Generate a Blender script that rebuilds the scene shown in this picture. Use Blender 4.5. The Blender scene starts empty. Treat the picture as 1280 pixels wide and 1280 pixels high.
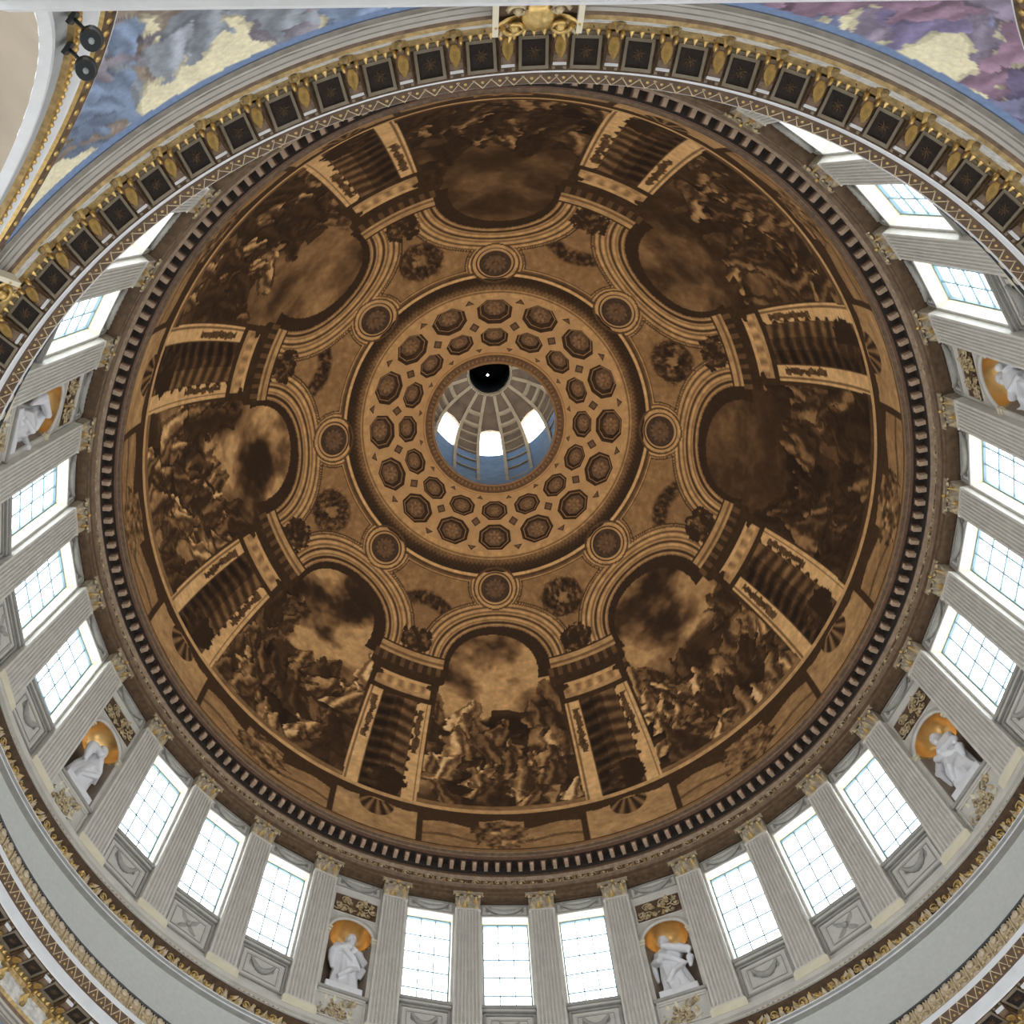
import bpy, bmesh, math, random
import numpy as np
from mathutils import Matrix, Vector

# ------------------------------------------------------------------ camera, world, exposure
SC = bpy.context.scene
COL = SC.collection
H0 = 1.7                                   # camera height above the floor; heights below are counted from the camera

cam_d = bpy.data.cameras.new('camera')
cam = bpy.data.objects.new('camera', cam_d)
COL.objects.link(cam)
w = np.array([-0.464418686, -0.0689967567, 0.0269101363])
th = float(np.linalg.norm(w)); kx = w / th
Kx = np.array([[0, -kx[2], kx[1]], [kx[2], 0, -kx[0]], [-kx[1], kx[0], 0]])
Rc = np.eye(3) + math.sin(th) * Kx + (1 - math.cos(th)) * Kx @ Kx
cm = Matrix.Identity(4)
for i in range(3):
    cm[i][0] = Rc[i][0]; cm[i][1] = -Rc[i][1]; cm[i][2] = -Rc[i][2]
cm[0][3] = -1.36133; cm[1][3] = -14.65929; cm[2][3] = H0
cam.matrix_world = cm
cam_d.sensor_fit = 'HORIZONTAL'
cam_d.sensor_width = 36.0
cam_d.lens = 1522.64 / 1280 * 36.0
cam_d.shift_x = (640 - 477.14) / 1280
cam_d.shift_y = (894.765 - 640) / 1280
cam_d.clip_end = 500
SC.camera = cam

world = bpy.data.worlds.new('overcast_daylight'); SC.world = world
world.use_nodes = True
bg = world.node_tree.nodes['Background']
bg.inputs[0].default_value = (0.90, 0.94, 1.0, 1)
bg.inputs[1].default_value = 7.0
SC.view_settings.view_transform = 'Standard'
SC.view_settings.look = 'None'
SC.view_settings.gamma = 1.0
SC.view_settings.use_curve_mapping = False
SC.view_settings.exposure = 0.0

def portal(name, M, sx, sy):
    l = bpy.data.lights.new(name, 'AREA'); l.shape = 'RECTANGLE'; l.size = sx; l.size_y = sy
    l.cycles.is_portal = True
    o = bpy.data.objects.new(name, l); COL.objects.link(o); o.matrix_world = M
    return o

def added_floodlight(k, R, z, ka, Ra, za, power):
    a = math.pi / 2 - k * math.radians(11.25); b = math.pi / 2 - ka * math.radians(11.25)
    p = Vector((R * math.cos(a), R * math.sin(a), z + H0)); q = Vector((Ra * math.cos(b), Ra * math.sin(b), za + H0))
    l = bpy.data.lights.new('added_gallery_floodlight', 'SPOT'); l.energy = power; l.color = (1.0, 0.74, 0.44)
    l.spot_size = math.radians(62); l.spot_blend = 0.8; l.shadow_soft_size = 0.25
    o = bpy.data.objects.new('added_gallery_floodlight', l); COL.objects.link(o); o.location = p
    o.rotation_euler = (q - p).to_track_quat('-Z', 'Y').to_euler()
for _k in range(8): added_floodlight(4 * _k + 2, 16.2, 29.3, 4 * _k + 18, 9.0, 58.0, 1700)  # unseen warm spots, added to brighten and warm the painted dome

# ------------------------------------------------------------------ helpers
D = math.radians(11.25)
NB = 32

def ang(k): return math.pi / 2 - k * D
def P(k, R, z):
    a = ang(k); return (R * math.cos(a), R * math.sin(a), z + H0)
def frame(k, R=0.0, z=0.0, lean=0.0):
    """x along increasing k, y outward, z up (leaning inward by lean)."""
    a = ang(k)
    M = Matrix(((math.sin(a), math.cos(a), 0, R * math.cos(a)), (-math.cos(a), math.sin(a), 0, R * math.sin(a)), (0, 0, 1, z + H0), (0, 0, 0, 1)))
    return M @ Matrix.Rotation(lean, 4, 'X')

MATS = {}
def mat(name, col, rough=0.7, metal=0.0, var=0.0, scale=3.0, bump=0.0, bscale=20.0, emit=None, spec=0.5):
    m = bpy.data.materials.new(name); m.use_nodes = True
    nt = m.node_tree; b = nt.nodes['Principled BSDF']
    b.inputs['Base Color'].default_value = (*col, 1); b.inputs['Roughness'].default_value = rough; b.inputs['Metallic'].default_value = metal
    b.inputs['Specular IOR Level'].default_value = spec
    if var > 0:
        tc = nt.nodes.new('ShaderNodeTexCoord'); n = nt.nodes.new('ShaderNodeTexNoise'); r = nt.nodes.new('ShaderNodeValToRGB')
        n.inputs['Scale'].default_value = scale; n.inputs['Detail'].default_value = 6
        nt.links.new(tc.outputs['Object'], n.inputs['Vector']); nt.links.new(n.outputs['Fac'], r.inputs['Fac'])
        r.color_ramp.elements[0].position = 0.3; r.color_ramp.elements[1].position = 0.7
        r.color_ramp.elements[0].color = (*[c * (1 - var) for c in col], 1)
        r.color_ramp.elements[1].color = (*[min(1, c * (1 + var)) for c in col], 1)
        nt.links.new(r.outputs['Color'], b.inputs['Base Color'])
    if bump > 0:
        tc2 = nt.nodes.new('ShaderNodeTexCoord'); n2 = nt.nodes.new('ShaderNodeTexNoise'); bp = nt.nodes.new('ShaderNodeBump')
        n2.inputs['Scale'].default_value = bscale; bp.inputs['Strength'].default_value = bump; bp.inputs['Distance'].default_value = 0.05
        nt.links.new(tc2.outputs['Object'], n2.inputs['Vector']); nt.links.new(n2.outputs['Fac'], bp.inputs['Height']); nt.links.new(bp.outputs['Normal'], b.inputs['Normal'])
    if emit:
        b.inputs['Emission Color'].default_value = (*col, 1); b.inputs['Emission Strength'].default_value = emit
    MATS[name] = m
    return m

mat('stone', (0.59, 0.565, 0.51), 0.75, var=0.10, scale=1.5, bump=0.15)
mat('pilaster_stone', (0.62, 0.59, 0.535), 0.7, var=0.08, scale=2.0)
mat('plinth_cream', (0.72, 0.66, 0.50), 0.6, var=0.06)
mat('gallery_plaster', (0.56, 0.57, 0.54), 0.85, var=0.05, scale=6.0)
mat('white_paint', (0.72, 0.74, 0.76), 0.55, var=0.05)
mat('grey_moulding', (0.36, 0.35, 0.32), 0.6, var=0.12)
mat('cream_reveal', (0.80, 0.72, 0.52), 0.7, var=0.05)
mat('gold', (0.62, 0.43, 0.16), 0.38, metal=0.75, var=0.25, scale=9.0)
mat('old_gold', (0.40, 0.28, 0.12), 0.5, metal=0.5, var=0.4, scale=7.0)
mat('tan_gilding', (0.55, 0.44, 0.27), 0.5, metal=0.35, var=0.3, scale=8.0)
mat('brown_band', (0.105, 0.062, 0.034), 0.7, var=0.3, scale=5.0)
mat('red_brown', (0.13, 0.068, 0.040), 0.7, var=0.25, scale=6.0)
mat('dentil_stone', (0.58, 0.42, 0.30), 0.7, var=0.15, scale=6.0)
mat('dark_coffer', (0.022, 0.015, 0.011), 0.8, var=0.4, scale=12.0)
mat('ornament_brown', (0.11, 0.066, 0.034), 0.6, metal=0.2, var=0.5, scale=9.0)
mat('bronze_moulding', (0.15, 0.095, 0.055), 0.55, metal=0.2, var=0.35, scale=5.0)
mat('grey_brown', (0.21, 0.19, 0.16), 0.6, var=0.2, scale=4.0)
mat('capital_stone', (0.36, 0.30, 0.22), 0.6, var=0.35, scale=8.0)
mat('frieze_tan', (0.58, 0.57, 0.53), 0.6, var=0.3, scale=6.0)
mat('coffer_frame', (0.26, 0.22, 0.16), 0.5, metal=0.2, var=0.2)
mat('rail_cream', (0.54, 0.44, 0.31), 0.5, metal=0.15, var=0.25, scale=8.0)
mat('pale_fillet', (0.44, 0.41, 0.37), 0.6, var=0.08)
mat('cornice_tan', (0.30, 0.21, 0.14), 0.6, var=0.3, scale=5.0)
mat('band_grey', (0.38, 0.39, 0.39), 0.7, var=0.06)
mat('marble', (0.74, 0.74, 0.76), 0.45, var=0.05, scale=4.0)
mat('conch_gold', (0.78, 0.50, 0.20), 0.30, metal=0.85, var=0.15, scale=2.0)
mat('niche_brown', (0.26, 0.20, 0.15), 0.8, var=0.1)
mat('glazing_blue', (0.15, 0.24, 0.29), 0.5)
mat('vault_tan', (0.52, 0.45, 0.36), 0.85, var=0.12, scale=0.8)
mat('black_metal', (0.012, 0.016, 0.018), 0.35)
mat('lens_glass', (0.25, 0.28, 0.28), 0.1)
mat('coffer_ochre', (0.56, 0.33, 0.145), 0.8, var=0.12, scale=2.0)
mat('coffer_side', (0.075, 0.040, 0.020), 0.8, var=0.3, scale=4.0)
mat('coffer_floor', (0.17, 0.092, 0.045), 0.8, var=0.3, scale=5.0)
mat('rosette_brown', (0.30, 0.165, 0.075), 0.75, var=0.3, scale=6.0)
mat('lantern_brown', (0.12, 0.075, 0.042), 0.8, var=0.3, scale=1.5)
mat('lantern_rib', (0.34, 0.25, 0.15), 0.7, var=0.15)
mat('lantern_daylight_blue', (0.10, 0.17, 0.27), 0.6, var=0.2)  # blue daylight glow at the lantern foot, put into the base colour
mat('lamp_glow', (1.0, 0.97, 0.9), 0.5, emit=25.0)

def glass_mat():
    m = bpy.data.materials.new('window_glass'); m.use_nodes = True; nt = m.node_tree
    nt.nodes.remove(nt.nodes['Principled BSDF'])
    t = nt.nodes.new('ShaderNodeBsdfTransparent'); g = nt.nodes.new('ShaderNodeBsdfGlossy'); x = nt.nodes.new('ShaderNodeMixShader')
    t.inputs[0].default_value = (0.90, 0.95, 0.97, 1); g.inputs['Roughness'].default_value = 0.05; x.inputs[0].default_value = 0.06
    nt.links.new(t.outputs[0], x.inputs[1]); nt.links.new(g.outputs[0], x.inputs[2]); nt.links.new(x.outputs[0], nt.nodes['Material Output'].inputs[0])
    MATS['window_glass'] = m
glass_mat()

def attr_mat(name, rough, spec, nscale, nvar):
    m = bpy.data.materials.new(name); m.use_nodes = True; nt = m.node_tree; b = nt.nodes['Principled BSDF']
    a = nt.nodes.new('ShaderNodeVertexColor'); a.layer_name = 'paint'
    tc = nt.nodes.new('ShaderNodeTexCoord'); n = nt.nodes.new('ShaderNodeTexNoise'); mr = nt.nodes.new('ShaderNodeMapRange'); mx = nt.nodes.new('ShaderNodeMix')
    mx.data_type = 'RGBA'; mx.blend_type = 'MULTIPLY'; mx.inputs['Factor'].default_value = 1.0
    n.inputs['Scale'].default_value = nscale; n.inputs['Detail'].default_value = 4
    mr.inputs['From Min'].default_value = 0.3; mr.inputs['From Max'].default_value = 0.7
    mr.inputs['To Min'].default_value = 1 - nvar; mr.inputs['To Max'].default_value = 1 + nvar
    nt.links.new(tc.outputs['Object'], n.inputs['Vector']); nt.links.new(n.outputs['Fac'], mr.inputs['Value'])
    nt.links.new(a.outputs['Color'], mx.inputs['A']); nt.links.new(mr.outputs['Result'], mx.inputs['B'])
    nt.links.new(mx.outputs['Result'], b.inputs['Base Color'])
    b.inputs['Roughness'].default_value = rough; b.inputs['Specular IOR Level'].default_value = spec
    MATS[name] = m
attr_mat('dome_paint', 0.75, 0.25, 4.0, 0.15)
attr_mat('mosaic', 0.55, 0.4, 9.0, 0.12)

class MB:
    """collects geometry for one mesh"""
    def __init__(s): s.v = []; s.f = []; s.m = []; s.names = []; s.sm = []
    def mi(s, name):
        if name not in s.names: s.names.append(name)
        return s.names.index(name)
    def add(s, vs, fs, m, M=None, smooth=False):
        o = len(s.v); i = s.mi(m)
        if M is not None: vs = [tuple(M @ Vector(v)) for v in vs]
        s.v += [tuple(v) for v in vs]
        for f in fs: s.f.append(tuple(o + a for a in f)); s.m.append(i); s.sm.append(smooth)
    def box(s, x0, x1, y0, y1, z0, z1, m, M=None):
        vs = [(x, y, z) for z in (z0, z1) for y in (y0, y1) for x in (x0, x1)]
        s.add(vs, [(0, 2, 3, 1), (4, 5, 7, 6), (0, 1, 5, 4), (2, 6, 7, 3), (0, 4, 6, 2), (1, 3, 7, 5)], m, M)
    def grid(s, pts, m, M=None, smooth=True, wrap=False):
        n = len(pts); k = len(pts[0]); fs = []
        for i in range(n - 1):
            for j in range(k if wrap else k - 1):
                j2 = (j + 1) % k
                fs.append((i * k + j, i * k + j2, (i + 1) * k + j2, (i + 1) * k + j))
        s.add([p for r in pts for p in r], fs, m, M, smooth)
    def tube(s, path, r, m, n=6, M=None, caps=True):
        path = [Vector(p) for p in path]; rows = []
        up = Vector((0, 0, 1))
        for i, p in enumerate(path):
            t = (path[min(i + 1, len(path) - 1)] - path[max(i - 1, 0)])
            t = t.normalized() if t.length > 1e-9 else Vector((1, 0, 0))
            a = t.cross(up)
            if a.length < 1e-3: a = t.cross(Vector((1, 0, 0)))
            a.normalize(); b = t.cross(a)
            rr = r[i] if isinstance(r, (list, tuple)) else r
            rows.append([tuple(p + a * (rr * math.cos(2 * math.pi * j / n)) + b * (rr * math.sin(2 * math.pi * j / n))) for j in range(n)])
        s.grid(rows, m, M, True, True)
        if caps:
            o = len(s.v); L = len(rows)
            s.add([*rows[0], *rows[-1]], [tuple(range(n)), tuple(range(2 * n - 1, n - 1, -1))], m, M)
    def ball(s, c, r, m, n=8, k=6, M=None, half=None):
        rx, ry, rz = r if isinstance(r, (list, tuple)) else (r, r, r)
        rows = []
        for i in range(k + 1):
            t = math.pi * i / k
            rows.append([(c[0] + rx * math.sin(t) * math.cos(2 * math.pi * j / n), c[1] + ry * math.sin(t) * math.sin(2 * math.pi * j / n), c[2] + rz * math.cos(t)) for j in range(n)])
        s.grid(rows, m, M, True, True)
    def rev(s, prof, mats, seg=192, smooth=False, k0=0.0, k1=32.0):
        """surface of revolution; prof = (R, z) from the camera height, mats = name per segment"""
        closed = abs(k1 - k0 - 32.0) < 1e-6
        for i in range(len(prof) - 1):
            m = mats if isinstance(mats, str) else mats[i]
            rows = []
            for (R, z) in (prof[i], prof[i + 1]):
                rows.append([P(k0 + (k1 - k0) * j / seg, R, z) for j in range(seg if closed else seg + 1)])
            s.grid(rows, m, None, True, closed)
    def leaf(s, M, w, h, out, m, n=4, curl=1.0):
        """acanthus-like leaf in x-z, bulging to -y, tip curling outward"""
        rows = []
        for i in range(n + 1):
            t = i / n
            ww = w * (0.55 + 0.45 * math.sin(math.pi * min(1, t * 1.15))) * (1 - 0.75 * t ** 3) / 2
            y = -out * (t ** 1.5) ; z = h * t
            if t > 0.7: z = h * (t - 0.35 * curl * (t - 0.7) ** 1.0); y -= out * 0.5 * (t - 0.7) * curl
            rows.append([(-ww, y + 0.18 * w, z), (-ww * 0.5, y - 0.03 * w, z), (0, y + 0.06 * w, z), (ww * 0.5, y - 0.03 * w, z), (ww, y + 0.18 * w, z)])
        s.grid(rows, m, M, True)
    def scroll(s, M, r, turns, wid, m, n=18, th=0.02):
        """flat spiral tendril in x-z plane"""
        path = []; rad = []
        for i in range(n + 1):
            t = i / n; a = turns * 2 * math.pi * t; q = r * (1 - 0.82 * t)
            path.append((q * math.cos(a), -th, q * math.sin(a))); rad.append(wid * (1 - 0.5 * t))
        s.tube(path, rad, m, 4, M)
        s.ball((0, -th, 0), wid * 1.7, m, 6, 4, M)
    def mesh(s, name):
        me = bpy.data.meshes.new(name)
        me.from_pydata(s.v, [], s.f)
        for nm in s.names: me.materials.append(MATS[nm])
        me.polygons.foreach_set('material_index', s.m)
        me.polygons.foreach_set('use_smooth', s.sm)
        me.update()
        return me

def obj(name, data, parent=None, M=None, **pr):
    o = bpy.data.objects.new(name, data.mesh(name) if isinstance(data, MB) else data)
    COL.objects.link(o)
    if parent is not None: o.parent = parent
    if M is not None: o.matrix_basis = M
    for a, b in pr.items(): o[a] = b
    return o

def fix_normals(me):
    bm = bmesh.new(); bm.from_mesh(me); bmesh.ops.recalc_face_normals(bm, faces=bm.faces); bm.to_mesh(me); bm.free()

# ------------------------------------------------------------------ levels (counted from the camera)
R_PIL, Z_PIL = 16.39, 34.62                # pilaster foot
R_PT, Z_PT = 15.79, 42.38                  # pilaster shaft top
LEAN = math.atan2(R_PIL - R_PT, Z_PT - Z_PIL)
def RL(zl): return R_PIL - zl * math.tan(LEAN)      # face radius at local height
EA, EB, EZ = 14.95, 16.5, 46.0             # inner dome ellipsoid

# ------------------------------------------------------------------ the painted dome
rng = np.random.RandomState(7)
LAT = rng.rand(64, 64)
def vnoise(x, y):
    xi = np.floor(x).astype(int); yi = np.floor(y).astype(int); fx = x - xi; fy = y - yi
    fx = fx * fx * (3 - 2 * fx); fy = fy * fy * (3 - 2 * fy)
    g = lambda a, b: LAT[a % 64, b % 64]
    return (g(xi, yi) * (1 - fx) + g(xi + 1, yi) * fx) * (1 - fy) + (g(xi, yi + 1) * (1 - fx) + g(xi + 1, yi + 1) * fx) * fy
def fbm(x, y, o=4):
    r = 0; a = 0.5; t = 0
    for i in range(o):
        r = r + a * vnoise(x * 2 ** i + 17.3 * i, y * 2 ** i + 5.1 * i); t += a; a *= 0.55
    return r / t
def sstep(a, b, x):
    t = np.clip((x - a) / (b - a), 0, 1); return t * t * (3 - 2 * t)
def band(x, c, w, s=0.04): return 1 - sstep(w / 2 - s, w / 2 + s, np.abs(x - c))

# meridian table: arc length -> R, z
ts = np.linspace(math.asin((45.42 - EZ) / EB), math.acos(6.33 / EA), 4000)
Rt = EA * np.cos(ts); Zt = EZ + EB * np.sin(ts)
St = np.concatenate([[0], np.cumsum(np.hypot(np.diff(Rt), np.diff(Zt)))])
def s_of_R(r): return float(np.interp(-r, -Rt, St))
def s_of_z(z): return float(np.interp(z, Zt, St))
def surf(k, R, depth=0.0):
    """point on the dome at azimuth k, radius R, pushed outward by depth; returns position and inward normal"""
    t = math.acos(min(1, R / EA)); a = ang(k)
    n = Vector((math.cos(t) / EA, math.sin(t) / EB)).normalized()
    r = R + n.x * depth; z = EZ + EB * math.sin(t) + n.y * depth
    return Vector((r * math.cos(a), r * math.sin(a), z + H0)), Vector((-n.x * math.cos(a), -n.x * math.sin(a), -n.y))

def figure(X, Y, x0, y0, h, lean, r, i):
    """mask, shading and dark outline of a generic draped figure"""
    wx = X + 0.22 * h * (fbm(X * 1.9 / h + 3.1 * i, Y * 1.9 / h) - .5) * 2; wy = Y + 0.18 * h * (fbm(X * 1.9 / h + 9, Y * 1.9 / h + 2.7 * i) - .5) * 2
    yy = (wy - y0) / h; xx = (wx - x0 - lean * (wy - y0)) / (0.40 * h)
    wid = np.clip(np.where(yy < .5, 1.25 - 0.95 * yy, 0.85 - 0.55 * (yy - .5) / .35), .15, 2)
    m = (yy > -.55) & (yy < .82) & (np.abs(xx) < wid)
    hx, hy = x0 + lean * .95 * h, y0 + .95 * h
    m |= np.hypot(wx - hx, (wy - hy) * .85) < .135 * h
    sd = r.choice([-1, 1])                                   # bent arm and a knee
    ex, ey = x0 + lean * .4 * h + sd * .48 * h, y0 + r.uniform(.25, .6) * h
    px, py = x0 + lean * .65 * h, y0 + .68 * h
    qx, qy = ex + r.uniform(-.15, .45) * sd * h, ey + r.uniform(-.1, .4) * h
    for (ax, ay, bx, by, wd) in ((px, py, ex, ey, .11), (ex, ey, qx, qy, .075)):
        dx, dy = bx - ax, by - ay
        t = np.clip(((wx - ax) * dx + (wy - ay) * dy) / (dx * dx + dy * dy + 1e-6), 0, 1)
        m |= np.hypot(wx - ax - t * dx, wy - ay - t * dy) < wd * h
    kx_, ky_ = x0 - sd * .35 * h, y0 - .1 * h
    m |= ((wx - kx_) / (.42 * h)) ** 2 + ((wy - ky_) / (.3 * h)) ** 2 < 1
    fold = .5 + .5 * np.sin(xx * 4.2 + 2.5 * lean * yy + 7 * fbm(X * 1.6 + i, Y * 1.1))
    shade = np.clip((.35 + .65 * fold) * (.78 - .30 * np.clip(xx, -1, 1)) + .25 * (fbm(X * 5 + i, Y * 5) - .5), .08, 1)
    edge = (~m) & (yy > -.7) & (yy < 1.0) & (np.abs(xx) < wid + .35)
    return m, shade, edge

def scene_paint(X, Y, W, Ytop, seed, dark, cloud):
    """a plain generic monochrome figure scene: clouds above, clustered draped shapes below"""
    r = np.random.RandomState(seed)
    wx = X + .5 * (fbm(X * .8, Y * .8 + seed) - .5); wy = Y + .5 * (fbm(X * .8 + 7, Y * .8) - .5)
    g = 0.33 + cloud * (fbm(wx * .45 + seed, wy * .6 + seed * 3) - .45) * 1.35
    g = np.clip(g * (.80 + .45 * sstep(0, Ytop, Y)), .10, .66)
    for i in range(4):                                       # broad hill and wall masses
        x0 = r.uniform(-W, W); ww = r.uniform(.5, 1.3); h = r.uniform(.3, .62) * Ytop
        tone = r.choice([.18, .26, .40, .52])
        msk = (np.abs(wx - x0 - .15 * wy) < ww) & (wy < h)
        g = np.where(msk, tone + .22 * (fbm(X * 2.5 + i, Y * 2.5) - .5), g)
    for i in range(6):                                       # dark masses behind the people
        x0 = r.uniform(-W, W); y0 = r.uniform(.5, .5 * Ytop)
        e = ((X - x0) / r.uniform(.7, 1.6)) ** 2 + ((Y - y0) / r.uniform(.6, 1.2)) ** 2 + 1.2 * (fbm(X * 1.8, Y * 1.8 + i) - .5)
        g = g * (1 - .6 * (1 - sstep(.4, 1.2, e)))
    n = 40
    ys = np.sort(r.uniform(.35, .60 * Ytop, n))[::-1]
    for i in range(n):
        x0 = r.uniform(-W, W) * .97; y0 = ys[i] * (.75 + .35 * abs(x0) / W); h = r.uniform(.75, 1.45)
        tone = r.choice([.24, .38, .52, .66, .80], p=[.25, .2, .2, .2, .15])
        body, shade, edge = figure(X, Y, x0, y0, h, r.uniform(-.8, .8), r, i)
        g = np.where(edge, g * .62, g)
        g = np.where(body, np.clip(.06 + tone * 1.15 * shade, .07, .86), g)
    g = np.where(Y < .28, .45 + .25 * (fbm(X * 2, Y * 6) - .5), g)
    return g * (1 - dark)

def paint_dome(k, s, R):
    u = (k + 2) % 4 - 2                       # offset from scene centre
    p = k % 4 - 2                             # offset from pier centre
    j = np.floor((k + 2) / 4).astype(int) % 8
    X = u * D * R; XP = p * D * R
    n1 = fbm(k * 2.1, s * 1.1); n2 = fbm(k * 9.0 + 3, s * 5.0)
    V = 0.66 + 0.14 * (n1 - 0.5) + 0.10 * (n2 - 0.5)
    s1 = s_of_z(48.75); s_arch = s_of_R(9.6) - 2.75; s_en0 = s_of_R(12.65); s_en1 = s_of_R(11.05)
    Ya = s - s_arch; dA = np.hypot(X, Ya)
    # ---- upper field between arches and ring
    up = s > s_en1 - 0.2
    fr = np.minimum(np.minimum(dA - 3.87, s_of_R(7.55) - s), np.abs(np.hypot(X, s - s_of_R(8.0)) - 0) - 1.12)
    panel = up & (fr > 0.28)
    wre = np.hypot(XP, s - s_of_R(8.95))
    fol = fbm(k * 11 + 2, s * 4.2)
    even = (np.floor(k / 4) % 2) == 0
    orn = np.where(even, band(wre + .5 * (fol - .5), 0.70, 0.78, 0.10) * 1.0, (1 - sstep(0.25, 0.55, np.abs(s - s_of_R(9.05) + 0.35 * XP ** 2 - 0.15))) * (np.abs(XP) < 1.25))
    V = np.where(panel, 0.50 + 0.12 * (n2 - 0.5), V)
    V = np.where(panel, V - orn * (0.12 + 0.75 * (fol - 0.28)), V)
    V = np.where(up & (np.abs(fr - 0.16) < 0.05), 0.36, V)
    V = np.where(up & (np.abs(fr - 0.27) < 0.04), 0.28, V)
    # ---- arch mouldings
    arch = (dA < 3.87) & (dA >= 2.72) & (Ya > -0.9)
    va = 0.68 + 0 * X
    for c, wd, q in ((3.80, 0.10, 0.30), (3.55, 0.10, 0.42), (3.36, 0.12, 0.24), (3.12, 0.07, 0.45), (2.96, 0.14, 0.20), (2.78, 0.10, 0.5)):
        va = va + (q - va) * band(dA, c, wd)
    V = np.where(arch, va, V)
    # ---- scenes
    half = 1.37 - 0.13 * np.clip((s - s1) / (s_arch - s1), 0, 1)
    sc = (s > s1) & (((Ya < 0) & (np.abs(u) < half)) | ((Ya >= 0) & (dA < 2.75)))
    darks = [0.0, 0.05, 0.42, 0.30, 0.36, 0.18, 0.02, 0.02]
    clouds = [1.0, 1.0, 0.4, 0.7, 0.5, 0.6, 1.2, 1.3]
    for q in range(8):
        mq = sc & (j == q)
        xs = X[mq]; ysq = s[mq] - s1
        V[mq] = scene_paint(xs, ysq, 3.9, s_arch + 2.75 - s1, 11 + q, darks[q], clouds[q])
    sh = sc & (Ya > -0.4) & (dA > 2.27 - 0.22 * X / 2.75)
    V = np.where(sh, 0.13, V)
    # ---- piers: two light pilasters, fluted hollow between, urn
    pier = (s > s1) & (s <= s_en0) & ~sc
    ap = np.abs(p) + 0.02 * 0
    top = np.clip((s - s1) / (s_en0 - s1), 0, 1)
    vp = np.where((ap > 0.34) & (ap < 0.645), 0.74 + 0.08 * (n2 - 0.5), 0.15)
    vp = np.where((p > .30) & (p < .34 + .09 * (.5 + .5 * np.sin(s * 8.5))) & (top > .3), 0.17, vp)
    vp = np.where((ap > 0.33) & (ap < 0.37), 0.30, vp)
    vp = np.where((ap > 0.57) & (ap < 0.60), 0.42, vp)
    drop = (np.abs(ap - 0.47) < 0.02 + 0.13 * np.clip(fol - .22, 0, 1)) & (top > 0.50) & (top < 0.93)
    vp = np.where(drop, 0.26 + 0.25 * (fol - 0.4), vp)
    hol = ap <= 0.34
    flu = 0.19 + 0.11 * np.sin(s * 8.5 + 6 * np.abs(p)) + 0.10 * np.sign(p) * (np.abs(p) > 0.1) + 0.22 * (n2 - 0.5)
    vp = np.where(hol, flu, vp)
    col_l = (p > -0.34) & (p < -0.12)
    vp = np.where(col_l, vp * 1.25, vp)
    urn = np.hypot(XP * 1.0 - .25, s - (s1 + 0.95)) + 0.5 * (fol - 0.5)
    vp = np.where((urn < 0.95) & (p > -.36) & (p < .58), 0.10 + 0.5 * (n2 - 0.35) * (XP < 0.1), vp)
    V = np.where(pier, vp, V)
    # shadow side strip beside the pier
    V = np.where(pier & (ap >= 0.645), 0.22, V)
    # ---- entablature over the piers
    en = (s > s_en0) & (s <= s_en1) & ~(sc & (Ya > 0))
    t = (s - s_en0) / (s_en1 - s_en0)
    wid = 0.60 + 0.25 * sstep(0.35, 0.5, t) - 0.12 * band(t, 0.36, 0.12, 0.02) + 0.12 * (t > 0.86)
    inside = np.abs(p) < wid
    ve = 0.16 + 0.18 * (n2 - 0.4) + 0 * t
    ve = np.where((t > 0.10) & (t < 0.34), 0.60 + 0.10 * np.sin(p * 26) * (t > 0.18), ve)
    ve = np.where((t > 0.34) & (t < 0.42), 0.72, ve)
    ve = np.where((t > 0.78) & (t < 0.97), 0.62 - 0.22 * ((t > 0.84) & (t < 0.88)), ve)
    ve = np.where((t > 0.60) & (t < 0.78) & (np.sin(p * 30) > 0.2), 0.32, ve)
    V = np.where(en & inside, ve, V)
    V = np.where(en & ~inside & ~sc & ~arch, 0.17 + 0.1 * (n2 - 0.5), V)
    V = np.where((en & sc) & inside & (np.abs(p) > 0.2), ve, V)
    # ornaments sitting on the entablatures
    o2 = np.hypot(XP / 1.05, (s - s_en1 - 0.62) / 0.85) + 0.9 * (fol - 0.5)
    V = np.where((o2 < 0.85) & (s > s_en1) & (dA > 3.6), 0.12 + 0.75 * np.clip(fol - 0.42, 0, 1) * 2 * 0.6, V)
    # ---- pedestal zone at the foot
    ped = s <= s1
    vd = 0.58 + 0.16 * (n1 - 0.5) + 0.12 * (n2 - 0.5)
    zz = s / s1
    inp = np.abs(p) < 0.72
    vd = np.where(~inp & (zz < 0.86), 0.52 + 0.14 * (n2 - 0.5), vd)
    zz = zz + .05 * np.sin(np.abs(u) * 5.2) * (zz > .2) * (zz < .85)
    frm = (~inp) & (((zz > 0.30) & (zz < 0.36)) | ((zz > 0.62) & (zz < 0.80)))
    vd = np.where(frm & (np.abs(u) > 0.35), np.where(zz > 0.62, 0.20, 0.34), vd)
    cart = np.hypot(X / 1.45, (s - 0.45 * s1) / 1.25) + 0.9 * (fol - 0.5)
    vd = np.where((cart < 0.85) & ~inp, 0.30 + 0.9 * (fol - 0.4), vd)
    vd = np.where((np.abs(np.abs(p) - 0.72) < 0.045), 0.18, vd)
    shell = np.hypot(XP, (s - 0.72 * s1) * 1.0)
    fan = np.sin(np.arctan2(XP, 0.95 * s1 - s) * 16)
    vd = np.where((shell < 0.85) & (s < 0.80 * s1), 0.28 + 0.20 * fan, vd)
    vd = np.where((zz > 0.80) & (zz < 0.92), 0.20 + 0.08 * (n2 - 0.5), vd)
    vd = np.where((zz > 0.92), 0.66, vd)
    vd = np.where(zz < 0.10, 0.46, vd)
    vd = np.where((zz > 0.10) & (zz < 0.13), 0.26, vd)
    V = np.where(ped, vd, V)
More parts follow.
